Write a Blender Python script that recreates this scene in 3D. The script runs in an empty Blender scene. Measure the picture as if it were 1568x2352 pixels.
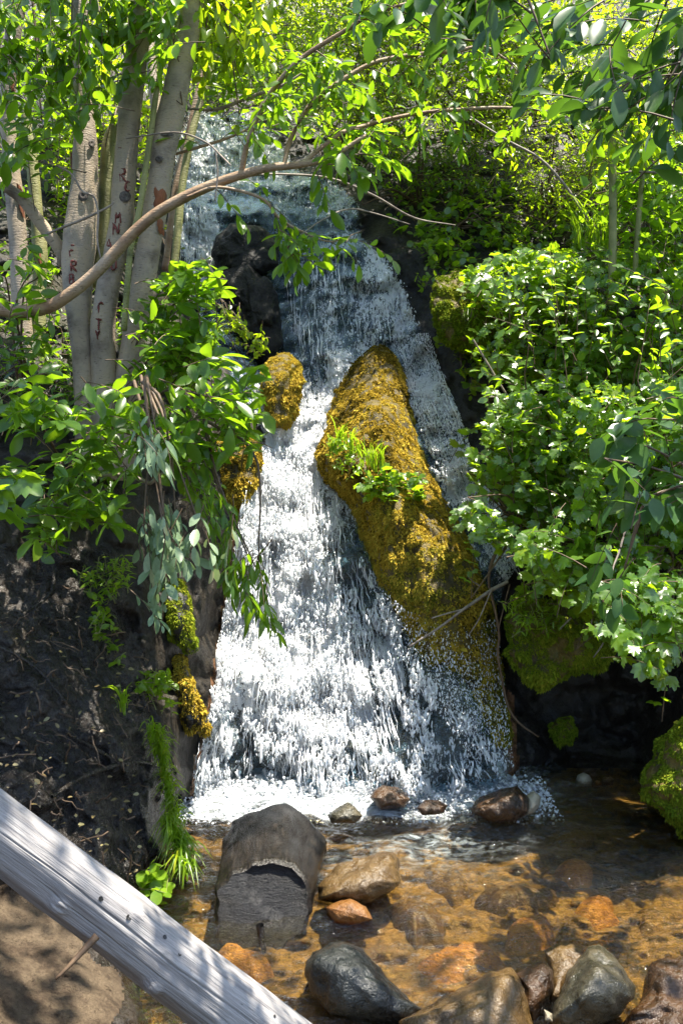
import bpy, math
import numpy as np

# ------------------------------------------------------------------ camera, sky, sun, exposure
scene = bpy.context.scene
C = scene.collection
FOV = math.radians(60.0)
PITCH = math.radians(-2.0)
EYE = np.array([0.0, 0.0, 1.6])
cam_d = bpy.data.cameras.new('camera')
cam = bpy.data.objects.new('camera', cam_d)
C.objects.link(cam)
cam.location = EYE
cam.rotation_euler = (math.pi / 2 + PITCH, 0, 0)
cam_d.sensor_fit = 'VERTICAL'
cam_d.angle = FOV
cam_d.clip_start = 0.05
cam_d.clip_end = 200
scene.camera = cam

SUN = np.array([0.22, -0.04, 0.965])
SUN = SUN / np.linalg.norm(SUN)
w = bpy.data.worlds.new('World')
scene.world = w
w.use_nodes = True
nt = w.node_tree
nt.nodes.clear()
wo = nt.nodes.new('ShaderNodeOutputWorld')
bg = nt.nodes.new('ShaderNodeBackground')
sk = nt.nodes.new('ShaderNodeTexSky')
sk.sky_type = 'NISHITA'
sk.sun_disc = False
sk.sun_elevation = math.asin(SUN[2])
sk.sun_rotation = math.atan2(SUN[0], SUN[1])
bg.inputs['Strength'].default_value = 0.12
nt.links.new(sk.outputs[0], bg.inputs['Color'])
nt.links.new(bg.outputs[0], wo.inputs['Surface'])
sl = bpy.data.lights.new('sun', 'SUN')
sl.energy = 5.0
sl.angle = math.radians(0.5)
sl.color = (1.0, 0.93, 0.80)
so = bpy.data.objects.new('sun', sl)
C.objects.link(so)
from mathutils import Vector
so.rotation_euler = Vector(SUN).to_track_quat('Z', 'Y').to_euler()
so.location = (2, 2, 12)
scene.view_settings.view_transform = 'Standard'
scene.view_settings.look = 'None'
scene.view_settings.exposure = 1.85
scene.view_settings.gamma = 1.0
scene.render.engine = 'CYCLES'
scene.cycles.use_denoising = True
scene.cycles.max_bounces = 8
scene.cycles.diffuse_bounces = 3
scene.cycles.glossy_bounces = 2
scene.cycles.transmission_bounces = 3
scene.cycles.transparent_max_bounces = 12
scene.cycles.sample_clamp_indirect = 4
scene.cycles.caustics_reflective = False
scene.cycles.caustics_refractive = False

# ------------------------------------------------------------------ projection of the photograph's 1568x2352 frame
TT = math.tan(FOV / 2)
CP, SP = math.cos(PITCH), math.sin(PITCH)
A = lambda *a: np.array(a[0] if len(a) == 1 else a, dtype=float)


def ray(px, py):
    px = np.asarray(px, float); py = np.asarray(py, float)
    nx = (px - 784) / 1176 * TT
    ny = (1176 - py) / 1176 * TT
    return np.stack(np.broadcast_arrays(nx, CP - ny * SP, SP + ny * CP), -1)


def P(px, py, d):
    """world point seen at px,py standing d metres ahead (world y = d)"""
    r = ray(px, py)
    return EYE + r * (np.asarray(d, float) / r[..., 1])[..., None]


def Dz(px, py, z=0.0):
    """distance at which the ray meets the level z (below the eye)"""
    r = ray(px, py)
    rz = np.where(r[..., 2] < -0.02, r[..., 2], -0.02)
    return (z - EYE[2]) / rz * r[..., 1]


def px_size(npx, d):
    return npx / 1176 * TT * d


# ------------------------------------------------------------------ noise
def _hash(ix, iy, iz, seed):
    h = (ix.astype(np.uint32) * np.uint32(374761393) + iy.astype(np.uint32) * np.uint32(668265263)
         + iz.astype(np.uint32) * np.uint32(2246822519) + np.uint32(seed * 3266489917 % 4294967296))
    h = (h ^ (h >> np.uint32(13))) * np.uint32(1274126177)
    h = (h ^ (h >> np.uint32(15))) * np.uint32(2654435761)
    return ((h ^ (h >> np.uint32(16))) & np.uint32(0xFFFFFF)).astype(float) / 16777215.0


def vnoise(p, seed=0):
    i = np.floor(p).astype(np.int64); f = p - i
    u = f * f * f * (f * (f * 6 - 15) + 10)
    out = 0
    for dx in (0, 1):
        wx = u[..., 0] if dx else 1 - u[..., 0]
        for dy in (0, 1):
            wy = u[..., 1] if dy else 1 - u[..., 1]
            for dz in (0, 1):
                wz = u[..., 2] if dz else 1 - u[..., 2]
                out = out + wx * wy * wz * _hash(i[..., 0] + dx, i[..., 1] + dy, i[..., 2] + dz, seed)
    return out * 2 - 1


def fbm(p, oct=4, seed=0, gain=0.5):
    s = 0; a = 1.0; t = 0
    with np.errstate(over='ignore'):
        for o in range(oct):
            s = s + a * vnoise(p * (2.03 ** o) + o * 17.3, seed + o)
            t += a; a *= gain
    return s / t * 1.5


def norm(v):
    return v / np.maximum(np.linalg.norm(v, axis=-1, keepdims=True), 1e-9)


# ------------------------------------------------------------------ mesh building
class MB:
    def __init__(self):
        self.v = []; self.f = []; self.a = []; self.n = 0

    def add(self, v, f, a=None):
        v = np.asarray(v, float).reshape(-1, 3)
        f = np.asarray(f, np.int64)
        self.v.append(v); self.f.append(f + self.n)
        if a is None: a = np.full(len(v), 0.5)
        a = np.asarray(a, float)
        if a.ndim == 0: a = np.full(len(v), float(a))
        self.a.append(a); self.n += len(v)

    def build(self, name, mat, parent=None, smooth=True, attrs=None):
        v = np.concatenate(self.v)
        if parent is not None: v = v - np.array(parent.location)
        me = bpy.data.meshes.new(name)
        me.vertices.add(len(v)); me.vertices.foreach_set('co', v.astype(np.float32).ravel())
        loops = np.concatenate([f.ravel() for f in self.f])
        tot = np.concatenate([np.full(len(f), f.shape[1]) for f in self.f])
        st = np.concatenate([[0], np.cumsum(tot)[:-1]])
        me.loops.add(len(loops)); me.loops.foreach_set('vertex_index', loops.astype(np.int32))
        me.polygons.add(len(tot)); me.polygons.foreach_set('loop_start', st.astype(np.int32))
        me.polygons.foreach_set('use_smooth', np.full(len(tot), smooth))
        me.update(calc_edges=True)
        at = me.attributes.new('rnd', 'FLOAT', 'POINT')
        at.data.foreach_set('value', np.concatenate(self.a).astype(np.float32))
        for k, arr in (attrs or {}).items():
            at = me.attributes.new(k, 'FLOAT', 'POINT')
            at.data.foreach_set('value', np.asarray(arr, np.float32))
        me.materials.append(mat)
        o = bpy.data.objects.new(name, me); C.objects.link(o)
        if parent is not None: o.parent = parent
        return o


def tag(o, label=None, cat=None, group=None, kind=None):
    if label: o['label'] = label
    if cat: o['category'] = cat
    if group: o['group'] = group
    if kind: o['kind'] = kind
    return o


def thing(name, label, cat, loc, group=None):
    o = bpy.data.objects.new(name, None); C.objects.link(o)
    o.location = tuple(float(x) for x in loc)
    o.empty_display_size = 0.1
    return tag(o, label, cat, group)


def grid_faces(R, K, closed=False):
    i = np.arange(R - 1)[:, None]; j = np.arange(K if closed else K - 1)[None, :]
    j2 = (j + 1) % K
    return np.stack([i * K + j, i * K + j2, (i + 1) * K + j2, (i + 1) * K + j], -1).reshape(-1, 4)


def tubes(mb, paths, radii, sides=5, a=None):
    """paths N,K,3 ; radii N,K"""
    paths = np.asarray(paths, float); radii = np.asarray(radii, float)
    if paths.ndim == 2: paths = paths[None]; radii = radii[None]
    N, K, _ = paths.shape
    t = np.gradient(paths, axis=1); t = norm(t)
    ref = np.where(np.abs(t[..., 2:3]) > 0.9, A(1.0, 0.05, 0), A(0, 0.05, 1.0))
    s = norm(np.cross(t, ref)); u = np.cross(s, t)
    th = np.arange(sides) / sides * 2 * np.pi
    ring = (s[:, :, None] * np.cos(th)[:, None] + u[:, :, None] * np.sin(th)[:, None]) * radii[:, :, None, None]
    v = paths[:, :, None] + ring
    f = grid_faces(K, sides, True)
    F = (np.arange(N)[:, None, None] * (K * sides) + f[None]).reshape(-1, 4)
    if a is None: a = np.full(N, 0.5)
    mb.add(v.reshape(-1, 3), F, np.repeat(np.asarray(a, float), K * sides))
    # end caps
    cap = np.arange(sides)[None] + np.arange(N)[:, None] * (K * sides) + (K - 1) * sides
    mb.f[-1] = mb.f[-1]
    mb.f.append(cap + mb.n - N * K * sides); mb.v.append(np.zeros((0, 3))); mb.a.append(np.zeros(0))


def smooth_path(pts, n):
    """Catmull-Rom through pts (M,k) -> n points"""
    pts = np.asarray(pts, float)
    q = np.concatenate([2 * pts[:1] - pts[1:2], pts, 2 * pts[-1:] - pts[-2:-1]])
    seg = np.linalg.norm(np.diff(pts[:, :3], axis=0), axis=1)
    cum = np.concatenate([[0], np.cumsum(seg)]); L = cum[-1]
    s = np.linspace(0, L, n)
    k = np.clip(np.searchsorted(cum, s, side='right') - 1, 0, len(pts) - 2)
    u = ((s - cum[k]) / np.maximum(seg[k], 1e-9))[:, None]
    p0, p1, p2, p3 = q[k], q[k + 1], q[k + 2], q[k + 3]
    return 0.5 * (2 * p1 + (p2 - p0) * u + (2 * p0 - 5 * p1 + 4 * p2 - p3) * u ** 2 + (3 * p1 - p0 - 3 * p2 + p3) * u ** 3)


def in_poly(px, py, poly):
    poly = np.asarray(poly, float); c = np.zeros(np.shape(px), bool)
    x1, y1 = poly[-1]
    for x2, y2 in poly:
        cond = ((y1 > py) != (y2 > py))
        xi = (x2 - x1) * (py - y1) / ((y2 - y1) if y2 != y1 else 1e-9) + x1
        c ^= cond & (px < xi)
        x1, y1 = x2, y2
    return c


def edge_dist(px, py, poly):
    poly = np.asarray(poly, float); d = np.full(np.shape(px), 1e9)
    a = poly; b = np.roll(poly, -1, 0)
    for (x1, y1), (x2, y2) in zip(a, b):
        dx, dy = x2 - x1, y2 - y1
        t = np.clip(((px - x1) * dx + (py - y1) * dy) / max(dx * dx + dy * dy, 1e-9), 0, 1)
        d = np.minimum(d, np.hypot(px - x1 - t * dx, py - y1 - t * dy))
    return d


def sample_poly(rng, poly, n):
    poly = np.asarray(poly, float); lo = poly.min(0); hi = poly.max(0); out = []
    c = 0
    while c < n:
        q = lo + rng.random((n * 2 + 20, 2)) * (hi - lo)
        q = q[in_poly(q[:, 0], q[:, 1], poly)]
        out.append(q); c += len(q)
    return np.concatenate(out)[:n]


# ------------------------------------------------------------------ materials
class NT:
    def __init__(self, name):
        self.m = bpy.data.materials.new(name); self.m.use_nodes = True
        self.t = self.m.node_tree; self.t.nodes.clear()
        self.out = self.t.nodes.new('ShaderNodeOutputMaterial')
        self._co = None

    def n(self, typ, ins=None, **props):
        nd = self.t.nodes.new('ShaderNode' + typ)
        for k, v in props.items(): setattr(nd, k, v)
        for k, v in (ins or {}).items():
            s = nd.inputs[k]
            if isinstance(v, bpy.types.NodeSocket): self.t.links.new(v, s)
            else:
                if hasattr(s.default_value, '__len__') and not isinstance(v, (int, float)) and len(v) == 3 and len(s.default_value) == 4:
                    v = (*v, 1)
                s.default_value = v
        return nd

    def co(self, scale=(1, 1, 1)):
        if self._co is None:
            g = self.n('NewGeometry'); self._co = g.outputs['Position']
        return self.n('Mapping', {'Vector': self._co, 'Scale': scale}).outputs[0]

    def noise(self, scale, detail=4, rough=0.55, stretch=(1, 1, 1), dist=0.0):
        return self.n('TexNoise', {'Vector': self.co(stretch), 'Scale': scale, 'Detail': detail, 'Roughness': rough, 'Distortion': dist}).outputs['Fac']

    def ramp(self, fac, stops, interp='LINEAR'):
        r = self.n('ValToRGB', {'Fac': fac}); cr = r.color_ramp; cr.interpolation = interp
        while len(cr.elements) < len(stops): cr.elements.new(0.5)
        for e, (p, c) in zip(cr.elements, stops):
            e.position = p; e.color = (*c, 1) if not isinstance(c, (int, float)) else (c, c, c, 1)
        return r.outputs['Color']

    def attr(self, name):
        return self.n('Attribute', attribute_name=name).outputs['Fac']

    def math(self, op, a, b=0.0, c=None, clamp=False):
        ins = {0: a, 1: b}
        if c is not None: ins[2] = c
        nd = self.n('Math', ins, operation=op); nd.use_clamp = clamp
        return nd.outputs[0]

    def smooth(self, v, lo, hi):
        nd = self.n('MapRange', {'Value': v, 'From Min': lo, 'From Max': hi}); nd.interpolation_type = 'SMOOTHSTEP'
        return nd.outputs[0]

    def mixc(self, f, a, b, mode='MIX'):
        nd = self.n('MixRGB', {'Fac': f, 'Color1': a, 'Color2': b}, blend_type=mode)
        return nd.outputs[0]

    def bump(self, h, strength=0.5, dist=0.02, normal=None):
        ins = {'Height': h, 'Strength': strength, 'Distance': dist}
        if normal is not None: ins['Normal'] = normal
        return self.n('Bump', ins).outputs[0]

    def done(self, sh):
        self.t.links.new(sh, self.out.inputs['Surface']); return self.m


def mat_leaf(name, dark, mid, light, trans, tmix=0.45, rough=0.3, spec=0.5):
    t = NT(name)
    r = t.attr('rnd')
    col = t.ramp(r, [(0.0, dark), (0.5, mid), (0.93, light), (1.0, tuple(min(1, c * f) for c, f in zip(light, (1.8, 1.2, 0.8))))])
    nz = t.noise(90, 2)
    col = t.mixc(0.35, col, t.ramp(nz, [(0.3, tuple(c * 0.6 for c in mid)), (0.7, light)]))
    p = t.n('BsdfPrincipled', {'Base Color': col, 'Roughness': rough, 'Specular IOR Level': spec})
    tc = t.mixc(0.5, trans, t.ramp(r, [(0, tuple(c * 0.6 for c in trans)), (1, tuple(min(1, c * 1.3) for c in trans))]))
    tr = t.n('BsdfTranslucent', {'Color': tc})
    mx = t.n('MixShader', {0: tmix, 1: p.outputs[0], 2: tr.outputs[0]})
    return t.done(mx.outputs[0])


def mat_rock(name, cols, rough=(0.3, 0.6), scale=3.0, bump=0.6, spec=0.5, strata=(1, 1, 1), moss=None):
    t = NT(name)
    n1 = t.noise(scale, 6, 0.6, strata, 0.4); n2 = t.noise(scale * 9, 5, 0.65, strata); n3 = t.noise(scale * 50, 3, 0.6)
    f = t.math('ADD', t.math('MULTIPLY', n1, 0.65), t.math('MULTIPLY', n2, 0.35))
    k = len(cols)
    col = t.ramp(f, [(0.33 + 0.34 * i / (k - 1), c) for i, c in enumerate(cols)])
    col = t.mixc(0.5, col, t.ramp(n3, [(0.3, 0.35), (0.7, 1.0)]), 'MULTIPLY')
    ro = t.ramp(n2, [(0.35, rough[0]), (0.65, rough[1])])
    b1 = t.bump(n1, bump, 0.06); b2 = t.bump(n2, bump, 0.02, b1); b3 = t.bump(n3, bump, 0.004, b2)
    p = t.n('BsdfPrincipled', {'Base Color': col, 'Roughness': ro, 'Specular IOR Level': spec, 'Normal': b3})
    return t.done(p.outputs[0])


def mat_moss(name, stops, tmix=0.3):
    t = NT(name)
    n1 = t.noise(3.2, 3); n2 = t.noise(24, 3); r = t.attr('rnd')
    f = t.math('ADD', t.math('ADD', t.math('MULTIPLY', n1, 0.42), t.math('MULTIPLY', n2, 0.22)), t.math('MULTIPLY', r, 0.36))
    col = t.ramp(f, stops)
    p = t.n('BsdfPrincipled', {'Base Color': col, 'Roughness': 0.9, 'Specular IOR Level': 0.08})
    tr = t.n('BsdfTranslucent', {'Color': col})
    return t.done(t.n('MixShader', {0: tmix, 1: p.outputs[0], 2: tr.outputs[0]}).outputs[0])


def mat_bark(name, base, dark, warm):
    t = NT(name)
    n1 = t.noise(7, 5); n2 = t.noise(1, 4, 0.6, (40, 40, 150)); n3 = t.noise(160, 3)
    col = t.ramp(n1, [(0.3, dark), (0.48, base), (0.75, warm)])
    lent = t.ramp(n2, [(0.30, 0.25), (0.40, 1.0)])
    col = t.mixc(0.8, col, lent, 'MULTIPLY')
    b = t.bump(t.math('ADD', n2, t.math('MULTIPLY', n3, 0.4)), 0.5, 0.01)
    p = t.n('BsdfPrincipled', {'Base Color': col, 'Roughness': 0.6, 'Specular IOR Level': 0.35, 'Normal': b})
    return t.done(p.outputs[0])


def mat_plain(name, stops, scale=20, rough=0.6, stretch=(1, 1, 1), bump=0.3):
    t = NT(name)
    n1 = t.noise(scale, 5, 0.6, stretch)
    p = t.n('BsdfPrincipled', {'Base Color': t.ramp(n1, stops), 'Roughness': rough, 'Specular IOR Level': 0.4, 'Normal': t.bump(n1, bump, 0.01)})
    return t.done(p.outputs[0])


M = {}
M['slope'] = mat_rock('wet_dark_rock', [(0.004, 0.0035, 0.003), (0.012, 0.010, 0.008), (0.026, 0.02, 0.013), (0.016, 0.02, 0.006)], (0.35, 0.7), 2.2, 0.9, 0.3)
M['bank'] = mat_rock('damp_dark_soil', [(0.004, 0.0035, 0.003), (0.013, 0.010, 0.0075), (0.032, 0.025, 0.019), (0.07, 0.055, 0.042)], (0.12, 0.4), 4.5, 1.0)
M['fall_rock'] = mat_rock('reddish_wet_rock', [(0.02, 0.011, 0.006), (0.09, 0.045, 0.02), (0.20, 0.085, 0.03), (0.10, 0.08, 0.025)], (0.2, 0.5), 4, 0.8)
M['sand'] = mat_rock('sandy_soil', [(0.03, 0.022, 0.014), (0.08, 0.055, 0.035), (0.15, 0.11, 0.07), (0.10, 0.07, 0.045)], (0.7, 0.9), 6.0, 1.0, 0.2)
M['bed'] = mat_rock('amber_bed_sun_dapples', [(0.012, 0.012, 0.005), (0.035, 0.026, 0.010), (0.26, 0.155, 0.036), (0.08, 0.05, 0.015), (0.55, 0.36, 0.10)], (0.5, 0.7), 2.6, 1.0, 0.3)  # amber stone colour, with sun dapples and shade put into the ramp
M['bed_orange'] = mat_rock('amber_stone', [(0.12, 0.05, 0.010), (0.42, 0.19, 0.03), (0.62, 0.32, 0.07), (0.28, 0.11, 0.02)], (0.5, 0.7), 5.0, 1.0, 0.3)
M['rock_black'] = mat_rock('black_wet_rock', [(0.003, 0.003, 0.0035), (0.010, 0.0095, 0.009), (0.025, 0.021, 0.016)], (0.2, 0.5), 3, 0.6)
M['rock_black_shade'] = mat_rock('shaded_black_wet_rock', [(0.0015, 0.0015, 0.0018), (0.005, 0.0048, 0.0046), (0.012, 0.011, 0.008)], (0.3, 0.6), 4, 0.9, 0.25)  # darker copy of the black rock, shade put into its base colour
M['rock_gray'] = mat_rock('wet_gray_rock', [(0.0138, 0.0133, 0.0078), (0.0392, 0.0351, 0.0207), (0.0784, 0.0632, 0.0341), (0.047, 0.0315, 0.0122)], (0.16, 0.42), 3.5, 0.6)
M['rock_blue'] = mat_rock('wet_slate_rock', [(0.0038, 0.0052, 0.0058), (0.0101, 0.013, 0.0132), (0.0227, 0.0234, 0.0192), (0.0252, 0.0156, 0.0072)], (0.16, 0.42), 3.5, 0.6)
M['rock_tan'] = mat_rock('wet_tan_rock', [(0.0217, 0.0118, 0.0034), (0.0653, 0.0368, 0.0113), (0.1161, 0.0707, 0.0244), (0.0798, 0.0383, 0.0094)], (0.16, 0.42), 3.5, 0.6)
M['rock_brown'] = mat_rock('wet_brown_rock', [(0.0088, 0.0053, 0.0029), (0.0293, 0.0146, 0.0058), (0.0644, 0.0293, 0.0088), (0.0351, 0.0263, 0.0146)], (0.16, 0.42), 4, 0.7)
M['rock_orange'] = mat_rock('wet_orange_rock', [(0.044, 0.0132, 0.0035), (0.132, 0.044, 0.0088), (0.198, 0.088, 0.022), (0.088, 0.0352, 0.0088)], (0.2, 0.5), 4, 0.6)
M['rock_pale'] = mat_rock('pale_stone', [(0.16, 0.14, 0.10), (0.32, 0.28, 0.20), (0.42, 0.38, 0.30)], (0.4, 0.7), 6, 0.5)
M['rock_moss'] = mat_rock('mossy_rock_face', [(0.012, 0.010, 0.003), (0.05, 0.036, 0.005), (0.14, 0.095, 0.010), (0.06, 0.06, 0.008)], (0.3, 0.6), 5, 0.9)
M['moss_gold'] = mat_moss('golden_moss', [(0.25, (0.04, 0.032, 0.006)), (0.38, (0.12, 0.085, 0.010)), (0.47, (0.46, 0.31, 0.035)), (0.55, (0.58, 0.43, 0.06)), (0.63, (0.33, 0.29, 0.035)), (0.72, (0.09, 0.11, 0.012))])
M['moss_green'] = mat_moss('green_moss', [(0.25, (0.03, 0.05, 0.004)), (0.42, (0.10, 0.16, 0.010)), (0.58, (0.22, 0.26, 0.018)), (0.75, (0.34, 0.30, 0.03))])
M['bark_gray'] = mat_bark('grey_bark', (0.29, 0.235, 0.18), (0.12, 0.09, 0.07), (0.38, 0.29, 0.19))
M['bark_scar'] = mat_plain('scarred_bark', [(0.3, (0.03, 0.024, 0.022)), (0.7, (0.13, 0.11, 0.10))], 60, 0.8, (1, 1, 1), 0.8)
M['bark_yellow'] = mat_bark('greenish_bark', (0.20, 0.20, 0.07), (0.10, 0.10, 0.035), (0.28, 0.26, 0.12))
M['bark_limb'] = mat_bark('reddish_bark', (0.26, 0.17, 0.10), (0.13, 0.06, 0.035), (0.36, 0.28, 0.20))
M['twig'] = mat_plain('twig_bark', [(0.3, (0.05, 0.03, 0.018)), (0.7, (0.14, 0.09, 0.05))], 30)
M['twig_pale'] = mat_plain('dry_twig', [(0.3, (0.10, 0.075, 0.06)), (0.7, (0.28, 0.23, 0.19))], 30)
M['twig_green'] = mat_plain('green_stem', [(0.3, (0.10, 0.11, 0.03)), (0.7, (0.2, 0.2, 0.07))], 20)
M['wound'] = mat_plain('orange_bark_wound', [(0.3, (0.06, 0.02, 0.012)), (0.5, (0.22, 0.07, 0.025)), (0.62, (0.10, 0.04, 0.02)), (0.75, (0.24, 0.15, 0.09))], 40, 0.7, (1, 1, 0.2), 0.8)
M['carving'] = mat_plain('carved_bark', [(0.3, (0.07, 0.012, 0.012)), (0.7, (0.20, 0.045, 0.03))], 60)
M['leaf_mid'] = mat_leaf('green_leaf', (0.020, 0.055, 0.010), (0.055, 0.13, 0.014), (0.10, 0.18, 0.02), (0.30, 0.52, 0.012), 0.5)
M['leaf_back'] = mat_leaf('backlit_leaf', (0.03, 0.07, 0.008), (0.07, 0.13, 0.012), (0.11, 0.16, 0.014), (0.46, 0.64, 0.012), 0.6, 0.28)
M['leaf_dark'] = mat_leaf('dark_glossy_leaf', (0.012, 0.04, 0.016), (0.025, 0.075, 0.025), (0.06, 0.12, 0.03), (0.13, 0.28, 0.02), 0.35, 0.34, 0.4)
M['leaf_currant'] = mat_leaf('lobed_leaf', (0.025, 0.075, 0.012), (0.065, 0.15, 0.018), (0.115, 0.20, 0.024), (0.38, 0.60, 0.012), 0.52, 0.31, 1.0)
M['leaf_pale'] = mat_leaf('pale_leaf', (0.07, 0.14, 0.05), (0.16, 0.25, 0.12), (0.28, 0.35, 0.22), (0.2, 0.3, 0.1), 0.3, 0.4)
M['grass'] = mat_leaf('grass_blade', (0.06, 0.13, 0.008), (0.13, 0.25, 0.012), (0.22, 0.32, 0.02), (0.40, 0.62, 0.015), 0.48, 0.35)
M['litter'] = mat_leaf('dry_leaf', (0.10, 0.06, 0.025), (0.22, 0.16, 0.06), (0.30, 0.27, 0.12), (0.2, 0.15, 0.04), 0.2, 0.5)


def mat_fall():
    t = NT('falling_water')
    f = t.attr('foam'); cov = t.attr('cover')
    n1 = t.noise(1.0, 5, 0.6, (20, 6, 7.0), 0.5)
    n2 = t.noise(1.0, 4, 0.65, (62, 22, 26), 0.8)
    n3 = t.noise(1.0, 3, 0.6, (170, 60, 75))
    s = t.math('ADD', t.math('ADD', t.math('MULTIPLY', n1, 0.35), t.math('MULTIPLY', n2, 0.40)), t.math('MULTIPLY', n3, 0.25))
    big = t.noise(1.0, 3, 0.5, (5, 1.6, 1.8), 0.6)
    f2 = t.math('ADD', f, t.math('MULTIPLY', t.math('SUBTRACT', big, 0.5), 1.1))
    th = t.math('SUBTRACT', 0.68, t.math('MULTIPLY', f2, 0.35))
    mask = t.smooth(t.math('SUBTRACT', s, th), -0.012, 0.03)
    bmp = t.bump(s, 1.0, 0.05)
    df = t.n('BsdfDiffuse', {'Color': (0.9, 0.92, 0.95), 'Normal': bmp})
    tl = t.n('BsdfTranslucent', {'Color': (0.85, 0.9, 0.95), 'Normal': bmp})
    fo = t.n('MixShader', {0: 0.45, 1: df.outputs[0], 2: tl.outputs[0]})
    gl0 = t.n('BsdfGlossy', {'Color': (1, 1, 1), 'Roughness': 0.2, 'Normal': bmp})
    fo = t.n('MixShader', {0: 0.12, 1: fo.outputs[0], 2: gl0.outputs[0]})
    wb = t.bump(t.math('ADD', t.math('MULTIPLY', n2, 0.7), t.math('MULTIPLY', n3, 0.3)), 1.0, 0.05)
    tp = t.n('BsdfTransparent', {'Color': (0.62, 0.82, 0.92)})  # bluish film tint, also carrying the reflected sky
    gl = t.n('BsdfGlossy', {'Color': (0.9, 0.97, 1.0), 'Roughness': 0.06, 'Normal': wb})
    fr = t.n('Fresnel', {'IOR': 1.33})
    wa = t.n('MixShader', {0: t.math('MULTIPLY', fr.outputs[0], 3.5, clamp=True), 1: tp.outputs[0], 2: gl.outputs[0]})
    aer_sky = t.n('BsdfDiffuse', {'Color': (0.22, 0.46, 0.62), 'Normal': wb})  # aerated water, with blue sky reflection put into its colour
    wa = t.n('MixShader', {0: t.math('MULTIPLY', t.smooth(n2, 0.38, 0.7), 0.20), 1: wa.outputs[0], 2: aer_sky.outputs[0]})
    sh = t.n('MixShader', {0: mask, 1: wa.outputs[0], 2: fo.outputs[0]})
    edge = t.smooth(t.math('SUBTRACT', t.math('ADD', cov, t.math('MULTIPLY', t.math('SUBTRACT', n2, 0.5), 0.9)), 0.3), -0.05, 0.1)
    clear = t.n('BsdfTransparent', {'Color': (1, 1, 1)})
    return t.done(t.n('MixShader', {0: edge, 1: clear.outputs[0], 2: sh.outputs[0]}).outputs[0])


def mat_pool():
    t = NT('stream_water')
    f = t.attr('foam')
    n0 = t.noise(1.0, 4, 0.6, (5, 9, 5), 0.6)
    n1 = t.noise(1.0, 4, 0.6, (16, 34, 16), 1.0)
    n2 = t.noise(1.0, 3, 0.6, (60, 110, 60), 0.4)
    h = t.math('ADD', t.math('MULTIPLY', n1, 0.6), t.math('MULTIPLY', n2, 0.4))
    wb = t.bump(h, 1.0, 0.028)
    tp = t.n('BsdfTransparent', {'Color': (0.93, 0.86, 0.66)})
    gl = t.n('BsdfGlossy', {'Color': (1, 1, 1), 'Roughness': 0.03, 'Normal': wb})
    fr = t.n('Fresnel', {'IOR': 1.33, 'Normal': wb})
    wa = t.n('MixShader', {0: t.math('MULTIPLY', fr.outputs[0], 1.9, clamp=True), 1: tp.outputs[0], 2: gl.outputs[0]})
    mk = t.n('BsdfDiffuse', {'Color': (0.5, 0.56, 0.56), 'Normal': wb})
    wa = t.n('MixShader', {0: t.math('MULTIPLY', f, t.math('MULTIPLY', t.smooth(n1, 0.42, 0.68), 0.6)), 1: wa.outputs[0], 2: mk.outputs[0]})
    s = t.math('ADD', t.math('MULTIPLY', n0, 0.45), t.math('MULTIPLY', h, 0.55))
    mask = t.smooth(t.math('SUBTRACT', s, t.math('SUBTRACT', 0.78, t.math('MULTIPLY', f, 0.44))), -0.10, 0.26)
    df = t.n('BsdfDiffuse', {'Color': (0.70, 0.75, 0.78), 'Normal': t.bump(n1, 1.0, 0.05, wb)})
    return t.done(t.n('MixShader', {0: mask, 1: wa.outputs[0], 2: df.outputs[0]}).outputs[0])


def mat_drop():
    t = NT('spray_drops')
    df = t.n('BsdfDiffuse', {'Color': (0.9, 0.92, 0.95)})
    tl = t.n('BsdfTranslucent', {'Color': (0.9, 0.93, 0.96)})
    gl = t.n('BsdfGlossy', {'Color': (1, 1, 1), 'Roughness': 0.15})
    a = t.n('MixShader', {0: 0.5, 1: df.outputs[0], 2: tl.outputs[0]})
    return t.done(t.n('MixShader', {0: 0.2, 1: a.outputs[0], 2: gl.outputs[0]}).outputs[0])


def mat_wood(name, base, light, dark, rough=0.65, ax=None):
    """ax: unit vector of the grain; long streaks and fine drying cracks along it"""
    t = NT(name)
    ax = np.asarray(ax, float); s1 = norm(np.cross(ax, A(0, 0, 1))); s2 = np.cross(ax, s1)
    co = t.co()
    def dot(v):
        return t.n('VectorMath', {0: co, 1: tuple(v)}, operation='DOT_PRODUCT').outputs['Value']
    v = t.n('CombineXYZ', {'X': dot(ax), 'Y': dot(s1), 'Z': dot(s2)}).outputs[0]
    def nz(sx, sy, detail=4, dist=0.0):
        mp = t.n('Mapping', {'Vector': v, 'Scale': (sx, sy, sy)}).outputs[0]
        return t.n('TexNoise', {'Vector': mp, 'Scale': 1.0, 'Detail': detail, 'Roughness': 0.6, 'Distortion': dist}).outputs['Fac']
    g = nz(4, 120, 5, 0.3); g2 = nz(5, 330, 3); big = nz(3.0, 14, 3); kn = nz(30, 45, 2)
    col = t.ramp(g, [(0.3, dark), (0.5, base), (0.72, light)])
    col = t.mixc(0.5, col, t.ramp(big, [(0.35, 0.6), (0.65, 1.0)]), 'MULTIPLY')
    col = t.mixc(0.6, col, t.ramp(g2, [(0.30, 0.5), (0.40, 1.0)]), 'MULTIPLY')
    col = t.mixc(1.0, col, t.ramp(kn, [(0.20, 0.3), (0.25, 1.0)]), 'MULTIPLY')
    b = t.bump(t.math('ADD', g, g2), 0.5, 0.006)
    p = t.n('BsdfPrincipled', {'Base Color': col, 'Roughness': rough, 'Specular IOR Level': 0.35, 'Normal': b})
    return t.done(p.outputs[0])


M['fall'] = mat_fall(); M['pool'] = mat_pool(); M['drop'] = mat_drop()

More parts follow.
